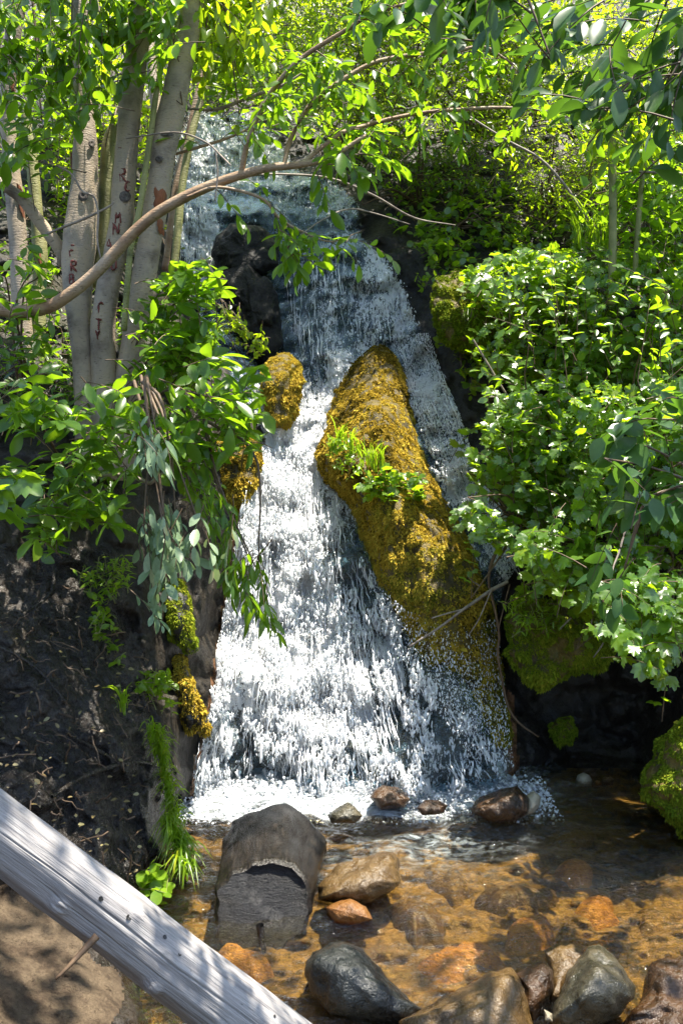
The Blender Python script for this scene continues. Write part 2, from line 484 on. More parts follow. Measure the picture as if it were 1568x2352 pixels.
# ------------------------------------------------------------------ terrain: cliff, banks, hill and stream bed
ctrl = A([
    # waterfall, from its foot to its top
    (450, 1830, 4.45), (700, 1840, 4.42), (950, 1830, 4.45), (1150, 1780, 4.6), (600, 1650, 4.75), (900, 1650, 4.8), (520, 1450, 5.05), (720, 1450, 5.1),
    (650, 1250, 5.5), (660, 1100, 5.75), (660, 1020, 6.0), (740, 920, 6.2), (780, 840, 6.35), (700, 800, 6.4), (800, 700, 6.6), (900, 700, 6.6),
    (720, 620, 6.8), (860, 580, 6.85), (760, 500, 7.3), (620, 480, 7.3), (800, 440, 7.6), (600, 400, 7.9), (430, 400, 7.6), (560, 300, 8.6), (450, 480, 7.2),
    (440, 620, 6.8), (480, 750, 6.4), (560, 900, 5.9), (560, 600, 6.9), (600, 700, 6.9), (600, 780, 6.6),
    # behind the moss ridge and the right hand curtain
    (900, 1000, 5.75), (960, 850, 6.2), (1000, 1000, 5.75), (1080, 1150, 5.4), (1130, 1300, 5.15), (1000, 1300, 5.2), (1050, 1500, 4.95), (1130, 1650, 4.75),
    # right cliff
    (960, 640, 6.5), (1000, 720, 6.2), (1080, 900, 5.8), (1150, 1050, 5.5), (1050, 500, 6.9), (1300, 500, 6.6), (1568, 500, 6.3), (1300, 800, 5.8), (1568, 800, 5.5),
    (1350, 1100, 5.3), (1568, 1100, 5.0), (1300, 1350, 5.0), (1568, 1350, 4.8), (1220, 1600, 5.25), (1350, 1600, 5.35), (1480, 1600, 5.2), (1350, 1740, 5.15), (1568, 1700, 4.6), (1220, 1720, 4.95),
    # upper hill
    (300, 250, 7.0), (100, 250, 6.6), (850, 300, 8.2), (1100, 300, 7.9), (1400, 250, 7.6), (560, 150, 10.0), (300, 50, 8.8), (850, 100, 10.0), (1200, 50, 9.6), (1568, 50, 9.0),
    (784, -150, 12.5), (0, -150, 10.5), (1568, -150, 12.0),
    # left bank
    (300, 600, 5.6), (100, 600, 5.2), (260, 880, 4.5), (80, 880, 4.3), (440, 900, 5.2), (420, 1050, 4.9), (300, 1100, 4.25), (100, 1100, 4.05), (470, 1250, 4.8), (300, 1290, 4.1), (100, 1300, 3.85),
    (420, 1400, 4.4), (300, 1500, 3.95), (100, 1500, 3.55), (0, 1700, 3.2), (200, 1650, 3.5), (330, 1680, 3.75), (400, 1650, 4.2), (430, 1750, 4.35), (250, 1800, 3.45), (370, 1800, 3.85),
    (100, 1850, 3.0), (280, 1950, 3.3), (380, 1960, 3.75), (0, 2050, 2.85), (150, 2100, 2.85), (330, 2080, 3.25), (0, 2250, 2.45), (200, 2250, 2.6), (0, 2400, 2.22), (300, 2340, 2.5), (200, 2450, 2.3),
    # right bank beyond the pool
    (1640, 1850, 4.1), (1800, 1950, 3.6), (1900, 2250, 2.9), (1900, 1500, 4.2), (2000, 1000, 4.6), (2000, 500, 5.8), (2100, 100, 8.0),
    (-350, 1500, 3.2), (-350, 1900, 2.3), (-350, 1000, 3.6), (-350, 500, 4.6), (-350, 100, 7.0), (-300, 2300, 1.7),
])
pool_pts = [(470, 1900), (440, 2000), (430, 2100), (430, 2200), (470, 2300), (480, 2450), (700, 1950), (700, 2150), (800, 2350), (1000, 1950), (1000, 2150), (1200, 2350), (1300, 1900), (1450, 1950), (1300, 2150),
            (1550, 2150), (1650, 2050), (1500, 2400), (800, 2600), (1400, 2600), (1700, 2300)]
pool_c = A([(x, y, float(Dz(x, y, -0.55))) for x, y in pool_pts])
CT = np.concatenate([ctrl, pool_c])
CX = CT[:, :2] / 1000.0


def _fit():
    n = len(CX)
    K = -np.linalg.norm(CX[:, None] - CX[None], axis=-1) + 0.0
    K -= np.eye(n) * 0.004
    Q = np.concatenate([np.ones((n, 1)), CX], 1)
    Mx = np.block([[K, Q], [Q.T, np.zeros((3, 3))]])
    return np.linalg.solve(Mx, np.concatenate([CT[:, 2], np.zeros(3)]))


RB = _fit()


def TD0(px, py):
    q = np.stack(np.broadcast_arrays(np.asarray(px, float), np.asarray(py, float)), -1).reshape(-1, 2) / 1000.0
    out = np.empty(len(q))
    for s in range(0, len(q), 20000):
        c = q[s:s + 20000]
        K = -np.linalg.norm(c[:, None] - CX[None], axis=-1)
        out[s:s + 20000] = K @ RB[:-3] + RB[-3] + c @ RB[-2:]
    return out.reshape(np.broadcast(np.asarray(px), np.asarray(py)).shape)


BEDZ = -0.10


def TD(px, py):
    """distance of the ground: rock and bank, or the bed of the stream where that is nearer"""
    return np.minimum(TD0(px, py), Dz(px, py, BEDZ))


def terrain():
    step = 6.0
    xs = np.arange(-620, 2200, step); ys = np.arange(-330, 2680, step)
    X, Y = np.meshgrid(xs, ys)
    d0 = TD0(X, Y); W0 = P(X, Y, d0)
    n = fbm(W0 * A(2.2, 2.2, 2.6), 5, 3) * 0.13 + fbm(W0 * A(9, 9, 7), 4, 9) * 0.035
    rid = 1 - np.abs(fbm(W0 * A(3.0, 3.0, 4.5), 4, 21)); n += (rid - 0.6) * 0.10
    soft = np.clip((Y - 1850) / 250, 0, 1) * (X < 430)
    soft = np.maximum(soft, np.clip((1.0 - np.abs(X - 180) / 260) * (Y > 1350), 0, 1) * 0.15)
    n += (1 - np.abs(fbm(W0 * A(14, 14, 14), 3, 27)) - 0.7) * 0.035 * (X < 430) * (Y > 1250)
    amp = 1 - 0.55 * soft
    d = d0 + n * amp
    db = Dz(X, Y, BEDZ); Wb = P(X, Y, db)
    hb = fbm(Wb * A(4, 4, 1), 4, 31) * 0.045 + fbm(Wb * A(13, 13, 1), 3, 37) * 0.018
    db = Dz(X, Y, np.minimum(BEDZ + hb, -0.02))
    bed = db < d
    D = np.where(bed, db, d)
    V = P(X, Y, D).reshape(-1, 3)
    R, K = X.shape
    F = grid_faces(R, K)
    fb = bed.ravel()[F].mean(1) > 0.5
    fx = X.ravel()[F].mean(1); fy = Y.ravel()[F].mean(1)
    edge = 60 * fbm(np.stack([fx / 120, fy / 120, fx * 0], -1), 3, 5)
    fsand = ~fb & in_poly(fx + edge, fy + edge * 0.6, [(-700, 1850), (0, 1930), (110, 2040), (190, 2130), (250, 2250), (270, 2360), (280, 2800), (-700, 2800)])
    fbank = ~fb & ~fsand & in_poly(fx + edge * 0.5, fy, [(-700, 1200), (230, 1260), (350, 1500), (390, 1800), (380, 2120), (440, 2500), (300, 2800), (-700, 2800)])
    ffall = ~(fb | fsand | fbank) & in_poly(fx, fy, [(600, 1000), (720, 1000), (900, 1300), (1180, 1600), (1200, 1900), (420, 1900), (480, 1600), (540, 1200)])
    rest = ~(fb | fsand | fbank | ffall)
    for name, m, mt in (('stream_bed', fb, 'bed'), ('ground', fsand, 'sand'), ('bank', fbank, 'bank'), ('rock_face', ffall, 'fall_rock'), ('hillside', rest, 'slope')):
        f = F[m]; u, inv = np.unique(f, return_inverse=True)
        mb = MB(); mb.add(V[u], inv.reshape(-1, 4))
        tag(mb.build(name, M[mt]), kind='structure')


terrain()

# ------------------------------------------------------------------ water
fall_poly = [(395, 330), (430, 250), (560, 240), (640, 300), (690, 380), (780, 405), (832, 460), (842, 540), (895, 585), (930, 640), (958, 715), (975, 755), (1012, 850), (1055, 945), (1085, 1050), (1130, 1110),
             (1165, 1190), (1190, 1290), (1165, 1370), (1140, 1450), (1150, 1600), (1170, 1690), (1190, 1770), (1130, 1840), (980, 1870), (440, 1870), (432, 1800), (455, 1690), (480, 1600), (490, 1480), (515, 1350), (530, 1220), (550, 1130), (585, 1060), (595, 1000),
             (560, 940), (500, 830), (450, 740), (420, 640), (390, 520), (385, 420)]
# (px, py, foam)
foam_c = A([(430, 420, .62), (560, 300, .55), (600, 370, .7), (480, 350, .6), (650, 420, .45), (470, 550, .62), (450, 660, .5), (560, 560, .12), (560, 500, .2), (700, 470, .35), (790, 470, .5), (700, 560, .18), (800, 560, .4), (870, 610, .55),
            (900, 690, .62), (930, 740, .6), (800, 660, .35), (700, 700, .28), (700, 800, .33), (800, 760, .25), (740, 870, .4), (860, 780, .6), (800, 830, .72), (760, 890, .8), (700, 960, .85), (660, 1020, 1.1), (640, 850, .1), (600, 720, 0), (590, 650, 0),
            (500, 780, .4), (540, 900, .55), (580, 970, .6), (620, 1100, 1.05), (680, 1150, 1.05), (740, 1150, .5), (580, 1250, .75), (680, 1280, 1.05), (780, 1280, .38), (840, 1380, .28), (720, 1400, 1.05), (560, 1400, .7), (620, 1500, .72), (760, 1530, 1.1), (880, 1530, .55),
            (920, 1480, .45), (540, 1580, .6), (660, 1620, .82), (800, 1620, .85), (940, 1600, .36), (1000, 1660, .22), (1080, 1720, .16), (1060, 1640, .25), (500, 1700, .4), (620, 1740, .42), (760, 1740, .40), (900, 1740, .34), (1020, 1760, .3), (480, 1800, .3), (600, 1800, .34), (800, 1800, .36), (950, 1810, .55),
            (960, 800, .35), (1000, 900, .45), (980, 960, .5), (1040, 1000, .35), (1060, 1080, .5), (1100, 1150, .48), (1150, 1230, .45), (1170, 1300, .35), (1080, 1400, .05), (1100, 1550, .15), (1020, 1520, .2), (950, 1250, .0), (900, 1000, 0), (1130, 1640, .2), (880, 1300, .1)])


def foam_at(px, py):
    q = np.stack([px, py], -1).reshape(-1, 2)
    dd = ((q[:, None] - foam_c[None, :, :2]) ** 2).sum(-1)
    wgt = 1 / (dd + 250.0) ** 1.6
    return ((wgt * foam_c[None, :, 2]).sum(1) / wgt.sum(1)).reshape(np.shape(px))


def fall_depth(px, py):
    d0 = TD0(px, py); W0 = P(px, py, d0)
    n = fbm(W0 * A(2.2, 2.2, 2.6), 5, 3) * 0.13 + fbm(W0 * A(9, 9, 7), 2, 9) * 0.035
    rid = 1 - np.abs(fbm(W0 * A(3.0, 3.0, 4.5), 3, 21)); n = n + (rid - 0.6) * 0.10
    d = d0 + n - 0.075
    s = fbm(W0 * A(9, 3, 2.6), 3, 51)
    return d - 0.05 * s


def waterfall():
    step = 4.0
    xs = np.arange(380, 1204, step); ys = np.arange(236, 1880, step)
    X, Y = np.meshgrid(xs, ys)
    ins = in_poly(X, Y, fall_poly); ed = edge_dist(X, Y, fall_poly) * np.where(ins, 1, -1)
    D = fall_depth(X, Y)
    V = P(X, Y, D)
    foam = np.empty(X.shape)
    for r in range(0, X.shape[0], 40): foam[r:r + 40] = foam_at(X[r:r + 40], Y[r:r + 40])
    rp = [(862, 800), (798, 850), (755, 950), (722, 1045), (745, 1100), (800, 1160), (855, 1310), (905, 1390), (960, 1460), (1120, 1440), (1130, 1390), (1060, 1220), (1005, 1120), (962, 1015), (925, 855)]
    rd = edge_dist(X, Y, rp) * np.where(in_poly(X, Y, rp), -1, 1)
    cover = np.clip(ed / 45.0, 0, 1) * np.clip((rd + 14) / 30, 0, 1)
    ok = (ed > -2) & (V[..., 2] > -0.03)
    F = grid_faces(*X.shape)[:, ::-1]; F = F[ok.ravel()[F].all(1)]
    u, inv = np.unique(F, return_inverse=True)
    mb = MB(); mb.add(V.reshape(-1, 3)[u], inv.reshape(-1, 4))
    o = mb.build('waterfall_water', M['fall'], attrs={'foam': foam.ravel()[u], 'cover': cover.ravel()[u]})
    tag(o, kind='structure')


waterfall()

ICO = None
def ico():
    global ICO
    if ICO is None:
        p = (1 + 5 ** 0.5) / 2
        v = norm(A([(-1, p, 0), (1, p, 0), (-1, -p, 0), (1, -p, 0), (0, -1, p), (0, 1, p), (0, -1, -p), (0, 1, -p), (p, 0, -1), (p, 0, 1), (-p, 0, -1), (-p, 0, 1)]))
        f = np.array([(0, 11, 5), (0, 5, 1), (0, 1, 7), (0, 7, 10), (0, 10, 11), (1, 5, 9), (5, 11, 4), (11, 10, 2), (10, 7, 6), (7, 1, 8), (3, 9, 4), (3, 4, 2), (3, 2, 6), (3, 6, 8), (3, 8, 9), (4, 9, 5), (2, 4, 11), (6, 2, 10), (8, 6, 7), (9, 8, 1)])
        ICO = (v, f)
    return ICO


def drops(rng, mb, px, py, off, size, stretch):
    """blobs of falling water off metres in front of the sheet"""
    v, f = ico(); n = len(px)
    p = P(px, py, fall_depth(px, py) - off)
    ax = norm(A(0, -0.35, -1.0) + rng.normal(0, 0.22, (n, 3)))
    s = norm(np.cross(ax, A(1, 0.1, 0))); u = np.cross(ax, s)
    loc = v[None] * (1 + rng.normal(0, 0.22, (n, 12, 1)))
    V = p[:, None] + size[:, None, None] * (loc[..., 0:1] * s[:, None] + loc[..., 1:2] * u[:, None] + loc[..., 2:3] * stretch[:, None, None] * ax[:, None])
    F = (np.arange(n)[:, None, None] * 12 + f[None]).reshape(-1, 3)
    mb.add(V.reshape(-1, 3), F)


def spray():
    rng = np.random.default_rng(5)
    mb = MB()
    lower = [(600, 1030), (715, 1020), (745, 1100), (800, 1180), (850, 1300), (930, 1480), (1000, 1580), (1090, 1660), (1170, 1760), (1090, 1820), (960, 1850), (440, 1850), (450, 1720), (482, 1640), (500, 1480), (535, 1300), (560, 1120)]
    q = sample_poly(rng, lower, 60000)
    fo = foam_at(q[:, 0], q[:, 1])
    cl = fbm(np.stack([q[:, 0] / 26, q[:, 1] / 55, q[:, 0] * 0], -1), 3, 77)
    keep = rng.random(len(q)) < np.clip(0.0 + 1.7 * (fo - 0.40) + cl * 2.4, 0.0, 0.95) * 0.56
    q = q[keep]; n = len(q)
    size = np.clip(rng.lognormal(math.log(0.0027), 0.55, n), 0.001, 0.011)
    drops(rng, mb, q[:, 0], q[:, 1], rng.gamma(1.5, 0.035, n), size, rng.uniform(1.3, 5.0, n))
    q = sample_poly(rng, lower, 2600)
    fo = foam_at(q[:, 0], q[:, 1]); cl = fbm(np.stack([q[:, 0] / 22, q[:, 1] / 120, q[:, 0] * 0 + 3], -1), 3, 78)
    q = q[rng.random(len(q)) < np.clip(0.25 + cl * 1.2 + (fo - 0.5) * 0.5, 0, 1)]; n = len(q); K = 9
    L = rng.uniform(18, 110, n)[:, None] * np.linspace(0, 1, K)[None]
    py = q[:, 1:2] + L; xc = 690 + 0 * py
    px = q[:, 0:1] + (q[:, 0:1] - xc) * L / 900 + np.cumsum(rng.normal(0, 2.0, (n, K)), 1)
    ok = in_poly(px[:, -1], py[:, -1], lower); px, py = px[ok], py[ok]; n = len(px)
    off = rng.gamma(1.4, 0.022, n)[:, None] + 0.02 * np.sin(np.linspace(0, 3, K))[None]
    pa = P(px, py, fall_depth(px, py) - off)
    rr = np.clip(rng.lognormal(math.log(0.0026), 0.5, n), 0.001, 0.008)[:, None] * np.sin(np.linspace(0.15, 3.0, K))[None] * np.exp(rng.normal(0, 0.3, (n, K)))
    tubes(mb, pa, rr, 5)
    for poly, cnt, slope in (([(420, 400), (480, 480), (470, 620), (440, 660), (400, 520)], 120, 0.0), ([(640, 620), (780, 520), (850, 560), (920, 640), (950, 740), (800, 850), (720, 900), (690, 800), (650, 700)], 210, 0.05), ([(900, 780), (985, 770), (1050, 950), (1090, 1060), (1165, 1190), (1180, 1290), (1110, 1250), (1040, 1130), (945, 920)], 380, 0.42), ([(450, 270), (600, 270), (650, 370), (430, 400)], 200, 0.0)):
        q = sample_poly(rng, poly, cnt); K = 8
        L = rng.uniform(15, 70, cnt)[:, None] * np.linspace(0, 1, K)[None]
        py = q[:, 1:2] + L; px = q[:, 0:1] + L * slope + np.cumsum(rng.normal(0, 1.2, (cnt, K)), 1)
        pa = P(px, py, fall_depth(px, py) - rng.gamma(1.2, 0.012, cnt)[:, None])
        tubes(mb, pa, np.clip(rng.lognormal(math.log(0.0018), 0.5, cnt), 0.0008, 0.005)[:, None] * np.sin(np.linspace(0.15, 3.0, K))[None] * np.exp(rng.normal(0, 0.3, (cnt, K))), 5)
    # sparkling curtain on the right and the veil over the moss
    cur = [(900, 770), (985, 765), (1012, 850), (1055, 950), (1090, 1060), (1165, 1190), (1190, 1300), (1160, 1340), (1110, 1260), (1040, 1130), (975, 1020), (945, 920), (925, 830)]
    q = sample_poly(rng, cur, 9000); n = len(q)
    drops(rng, mb, q[:, 0], q[:, 1], rng.uniform(0.0, 0.05, n), np.clip(rng.lognormal(math.log(0.0019), 0.4, n), 0.0008, 0.005), rng.uniform(1.2, 4.0, n))
    q = sample_poly(rng, [(850, 1330), (930, 1400), (1050, 1440), (1140, 1420), (1160, 1600), (1180, 1760), (1080, 1740), (980, 1600), (900, 1480)], 4000); n = len(q)
    drops(rng, mb, q[:, 0], q[:, 1], rng.uniform(0.08, 0.26, n), np.clip(rng.lognormal(math.log(0.0015), 0.45, n), 0.0006, 0.0045), rng.uniform(1.2, 4.0, n))
    # upper cascades
    up = [(420, 260), (560, 250), (650, 330), (700, 400), (830, 460), (842, 540), (925, 630), (965, 745), (860, 800), (760, 900), (720, 1010), (600, 1010), (680, 930), (720, 850), (640, 640), (500, 500), (480, 600), (430, 700), (395, 500)]
    q = sample_poly(rng, up, 11000); fo = foam_at(q[:, 0], q[:, 1])
    q = q[rng.random(len(q)) < np.clip(fo * 1.3 - 0.5, 0.01, 0.5)]; n = len(q)
    drops(rng, mb, q[:, 0], q[:, 1], rng.gamma(1.2, 0.02, n), np.clip(rng.lognormal(math.log(0.003), 0.5, n), 0.001, 0.01), rng.uniform(1, 2.6, n))
    # froth where the fall meets the pool
    n = 12000; v0, f0 = ico()
    x = rng.uniform(-1.4, 1.05, n); y = np.maximum(4.62 - rng.gamma(1.6, 0.13, n), 4.08 + rng.gamma(1, 0.1, n)); sz = np.clip(rng.lognormal(math.log(0.003), 0.6, n), 0.001, 0.014)
    c = np.stack([x, y, np.abs(rng.normal(0, 0.025, n)) * np.clip((y - 4.0) / 0.5, 0.1, 1)], -1)
    mb.add((c[:, None] + v0[None] * sz[:, None, None] * (1 + rng.normal(0, 0.2, (n, 12, 1)))).reshape(-1, 3), (np.arange(n)[:, None, None] * 12 + f0[None]).reshape(-1, 3))
    tag(mb.build('spray', M['drop']), kind='stuff', label='white spray drops flying off the waterfall', cat='spray')


spray()


def pool():
    xs = np.arange(-2.4, 3.4, 0.013); ys = np.arange(1.5, 5.7, 0.013)
    X, Y = np.meshgrid(xs, ys)
    p = np.stack([X * 5, Y * 9, X * 0], -1)
    foot = np.clip(1 - (4.55 - Y) / 1.6, 0, 1) * np.clip((1.5 - X) / 0.6, 0, 1)
    h = fbm(p, 3, 61) * (0.015 + 0.026 * foot ** 2) + fbm(p * A(2.2, 2.6, 1), 3, 63) * (0.0055 + 0.012 * foot ** 2)
    nearfall = np.clip(1 - (4.66 - Y) / 0.8, 0, 1)
    side = np.clip((1.25 - X) / 0.5, 0, 1) * np.clip((X + 1.75) / 0.3, 0, 1)
    nearfall = np.clip(nearfall + fbm(np.stack([X * 3, Y * 3, X * 0 + 7], -1), 3, 66) * 0.3 * (nearfall > 0), 0, 1)
    foam = np.clip(nearfall * 0.78, 0, 1) * side + 0.95 * np.clip(1 - (4.5 - Y) / 1.1, 0, 1) * side * np.clip((1.3 - X) / 1.2, 0.3, 1)
    drift = np.clip(fbm(np.stack([X * 2.6, Y * 3.4, X * 0 + 2], -1), 3, 68) * 1.6 + 0.35, 0, 1.3)
    foam = np.where(Y < 4.15, foam * drift, foam) * np.where(Y < 4.3, np.clip((1.15 - X) / 0.7, 0, 1), 1)
    V = np.stack([X, Y, h], -1)
    mb = MB(); mb.add(V.reshape(-1, 3), grid_faces(*X.shape))
    tag(mb.build('stream_water', M['pool'], attrs={'foam': foam.ravel()}), kind='structure')


pool()

# ------------------------------------------------------------------ rocks
def resample(poly, n, closed=True):
    p = np.asarray(poly, float)
    if closed: p = np.concatenate([p, p[:1]])
    s = np.concatenate([[0], np.cumsum(np.linalg.norm(np.diff(p, axis=0), axis=1))])
    t = np.linspace(0, s[-1], n, endpoint=not closed)
    return np.stack([np.interp(t, s, p[:, 0]), np.interp(t, s, p[:, 1])], -1)


def rock_verts(outline, d, front, back, tilt=0.0, seed=0, amp=0.04, n=96, rings=16, peak=None):
    """closed stone: its outline at distance d (leaning back by tilt metres to its top), bulging front/back metres"""
    o = resample(outline, n); c = np.asarray(peak, float) if peak is not None else o.mean(0)
    o = o + fbm(np.stack([o[:, 0] / 30, o[:, 1] / 30, np.full(n, seed)], -1), 3, seed)[:, None] * (o - c) * 0.05
    y0, y1 = o[:, 1].min(), o[:, 1].max()
    r = np.sin(np.linspace(0, 1, rings) * math.pi / 2)
    def side(sgn, thick):
        q = c + (o - c)[None] * r[:, None, None]
        dd = d + tilt * ((y1 - q[..., 1]) / (y1 - y0) - 0.5) + sgn * thick * np.sqrt(np.maximum(1 - r ** 2, 0))[:, None] ** 0.85
        v = P(q[..., 0], q[..., 1], dd)
        return v
    vf = side(-1, front); vb = side(1, back)[:-1]
    cen = vf[-1].mean(0)
    def rough(v, lim):
        nz = fbm(v * 6 + seed * 3.1, 4, seed) * amp + (0.6 - np.abs(fbm(v * 9 + seed, 3, seed + 7))) * amp * 0.6
        return v + norm(v - cen) * (nz * lim[:, None])[..., None]
    lim = 1 - r ** 6 * 0.7
    vf = rough(vf, lim); vb = rough(vb, lim[:-1])
    return vf, vb


def rock(name, label, cat, outline, d, front, back, mat, group=None, tilt=0.0, seed=1, amp=0.04, peak=None, moss=None, nm=0):
    vf, vb = rock_verts(outline, d, front, back, tilt, seed, amp, peak=peak)
    R, K, _ = vf.shape
    mb = MB(); mb.add(vf.reshape(-1, 3), grid_faces(R, K, True)[:, ::-1])
    allv = np.concatenate([vf[::1], vb[::-1]]).reshape(-1, 3)
    mb = MB(); mb.add(allv, grid_faces(2 * R - 1, K, True)[:, ::-1])
    if moss is None:
        o = mb.build(name, M[mat]); tag(o, label, cat, group)
        return vf
    base = vf[-1].mean(0); base[2] = vf[..., 2].min()
    t = thing(name, label, cat, base, group)
    mb.build('rock', M[mat], t)
    mm = MB(); fuzz(np.random.default_rng(seed), mm, vf, int(nm * 3.5), 0.0068)
    k = mm.build('moss', M[moss], t); k['kind'] = 'stuff'
    return vf


def fuzz(rng, mb, grid, n, size, mask=None, droop=0.5, bias=None):
    """short curling moss fronds on a grid of surface points"""
    R, K, _ = grid.shape
    a = grid[:-1, :-1]; du = grid[1:, :-1] - a; dv = grid[:-1, 1:] - a
    ar = np.linalg.norm(np.cross(du, dv), axis=-1).ravel()
    if mask is not None: ar = ar * mask.ravel()
    idx = rng.choice(len(ar), n, p=ar / ar.sum())
    u = rng.random((n, 1)); v = rng.random((n, 1))
    p = a.reshape(-1, 3)[idx] + du.reshape(-1, 3)[idx] * u + dv.reshape(-1, 3)[idx] * v
    nr = norm(np.cross(du, dv).reshape(-1, 3)[idx])
    nr = np.where((nr * (EYE - p)).sum(-1, keepdims=True) < 0, -nr, nr)
    clump = fbm(p * 22, 3, 5)[:, None]
    dr = norm(nr + rng.normal(0, 0.55, (n, 3)) + A(0, 0, -droop))
    L = size * np.exp(rng.normal(0, 0.35, (n, 1))) * (1 + clump * 0.8)
    p = p + nr * clump * size * 0.9
    s = norm(np.cross(dr, rng.normal(0, 1, (n, 3)))) * L * 0.28
    q1 = p + dr * L * 0.55
    q2 = p + dr * L + A(0, 0, -0.35) * L
    V = np.stack([p - s * 0.6, p + s * 0.6, q1 + s, q1 - s, q2], 1)
    b = np.arange(n)[:, None] * 5
    rnd = rng.normal(0.5, 0.2, n) + (bias.ravel()[idx] if bias is not None else 0)
    rnd = np.repeat(np.clip(rnd, -0.3, 1.3), 5)
    mb.add(V.reshape(-1, 3), b + np.array([[0, 1, 2, 3]]), rnd)
    mb.f.append(np.concatenate([b + mb.n - n * 5 + np.array([[3, 2, 4]])])); mb.v.append(np.zeros((0, 3))); mb.a.append(np.zeros(0))


GR = 'boulders in the stream at the foot of the waterfall'
rock('boulder', 'tan wedge shaped boulder leaning against the right side of the cut stump', 'boulder',
     [(730, 2040), (745, 2020), (784, 1985), (835, 1970), (901, 1956), (917, 1977), (921, 2027), (904, 2042), (849, 2072), (784, 2078), (735, 2066)], 3.42, 0.16, 0.2, 'rock_tan', GR, 0.18, 3, 0.03)
rock('boulder', 'small wet orange brown rock in front of the tan wedge boulder', 'boulder',
     [(750, 2085), (784, 2069), (804, 2066), (839, 2082), (856, 2112), (814, 2122), (770, 2118)], 3.22, 0.07, 0.09, 'rock_orange', GR, 0.05, 4, 0.02)
rock('boulder', 'dark slate blue boulder at the right of the lower end of the fallen log', 'boulder',
     [(697, 2225), (720, 2188), (760, 2168), (800, 2164), (830, 2180), (852, 2205), (880, 2232), (912, 2266), (945, 2300), (969, 2318), (940, 2340), (909, 2350), (834, 2350), (760, 2330), (715, 2285)], 2.72, 0.17, 0.2, 'rock_blue', GR, 0.2, 5, 0.035, peak=(800, 2240))
rock('boulder', 'large ridged tan boulder cut by the bottom edge of the picture', 'boulder',
     [(880, 2400), (920, 2345), (994, 2307), (1054, 2267), (1104, 2240), (1134, 2224), (1169, 2222), (1196, 2250), (1212, 2300), (1235, 2400), (1100, 2440), (960, 2440)], 2.52, 0.2, 0.22, 'rock_tan', GR, 0.22, 6, 0.045, peak=(1120, 2310))
rock('boulder', 'rusty brown boulder wedged between the large tan and the grey green boulder', 'boulder',
     [(1182, 2234), (1209, 2220), (1244, 2215), (1264, 2232), (1268, 2270), (1250, 2315), (1224, 2355), (1200, 2340), (1192, 2265)], 2.68, 0.1, 0.14, 'rock_brown', GR, 0.1, 7, 0.025)
rock('boulder', 'rounded grey green boulder with a wet shine near the bottom right corner', 'boulder',
     [(1334, 2205), (1352, 2178), (1374, 2170), (1404, 2192), (1429, 2220), (1459, 2262), (1454, 2295), (1414, 2335), (1359, 2355), (1284, 2365), (1262, 2345), (1284, 2292), (1306, 2242)], 2.62, 0.18, 0.2, 'rock_gray', GR, 0.18, 8, 0.035, peak=(1365, 2260))
rock('boulder', 'smooth pale tan rock under water just left of the grey green boulder', 'boulder',
     [(1250, 2185), (1284, 2165), (1314, 2160), (1339, 2175), (1338, 2207), (1310, 2245), (1280, 2305), (1262, 2305), (1266, 2240)], 2.82, 0.07, 0.1, 'rock_tan', GR, 0.2, 9, 0.02)
rock('boulder', 'dark sparkling wet rock in the bottom right corner of the stream', 'boulder',
     [(1482, 2250), (1505, 2215), (1568, 2195), (1650, 2200), (1700, 2300), (1640, 2420), (1420, 2420), (1430, 2350), (1462, 2307)], 2.6, 0.10, 0.2, 'rock_brown', GR, 0.3, 10, 0.06)
rock('boulder', 'angular rust and black slab standing at the right end of the waterfall foot', 'boulder',
     [(1078, 1858), (1104, 1832), (1149, 1812), (1186, 1805), (1211, 1832), (1212, 1866), (1179, 1882), (1129, 1890), (1089, 1870)], 4.05, 0.16, 0.18, 'rock_brown', GR, 0.15, 11, 0.03, peak=(1165, 1845))
rock('boulder', 'small whitish stone touching the right side of the angular slab', 'boulder',
     [(1209, 1826), (1226, 1817), (1241, 1830), (1240, 1850), (1224, 1870), (1206, 1872)], 4.05, 0.06, 0.08, 'rock_pale', GR, 0.05, 12, 0.012)
rock('boulder', 'rounded brown stone splashed by foam under the middle of the waterfall', 'boulder',
     [(849, 1832), (860, 1815), (879, 1805), (914, 1810), (939, 1835), (932, 1856), (874, 1860)], 4.2, 0.1, 0.12, 'rock_brown', GR, 0.08, 13, 0.025)
rock('boulder', 'pointed grey stone in the foam behind the cut stump', 'boulder',
     [(752, 1872), (775, 1853), (798, 1842), (815, 1852), (831, 1874), (814, 1890), (760, 1892)], 3.98, 0.08, 0.1, 'rock_gray', GR, 0.06, 14, 0.02)
rock('boulder', 'low brown stone half under foam between rounded stone and angular slab', 'boulder',
     [(955, 1856), (975, 1838), (1005, 1838), (1030, 1850), (1020, 1868), (970, 1872)], 4.05, 0.07, 0.1, 'rock_brown', GR, 0.06, 15, 0.02)
rock('stone', 'pale rounded stone on the far shore under the dark overhang', 'stone',
     [(1321, 1795), (1326, 1780), (1339, 1773), (1353, 1780), (1360, 1794), (1358, 1806), (1322, 1806)], 4.72, 0.05, 0.07, 'rock_pale', 'stones on the far shore of the pool', 0.03, 16, 0.008)
rock('stone', 'pinkish stone right of the pale rounded stone on the far shore', 'stone',
     [(1377, 1796), (1384, 1784), (1397, 1781), (1410, 1790), (1406, 1804), (1384, 1806)], 4.72, 0.04, 0.05, 'rock_tan', 'stones on the far shore of the pool', 0.03, 17, 0.008)
rock('stone', 'tiny rusty pebble squeezed between pale and pinkish shore stones', 'stone',
     [(1358, 1801), (1368, 1791), (1380, 1795), (1382, 1806), (1362, 1808)], 4.68, 0.03, 0.04, 'rock_orange', 'stones on the far shore of the pool', 0.02, 18, 0.006)
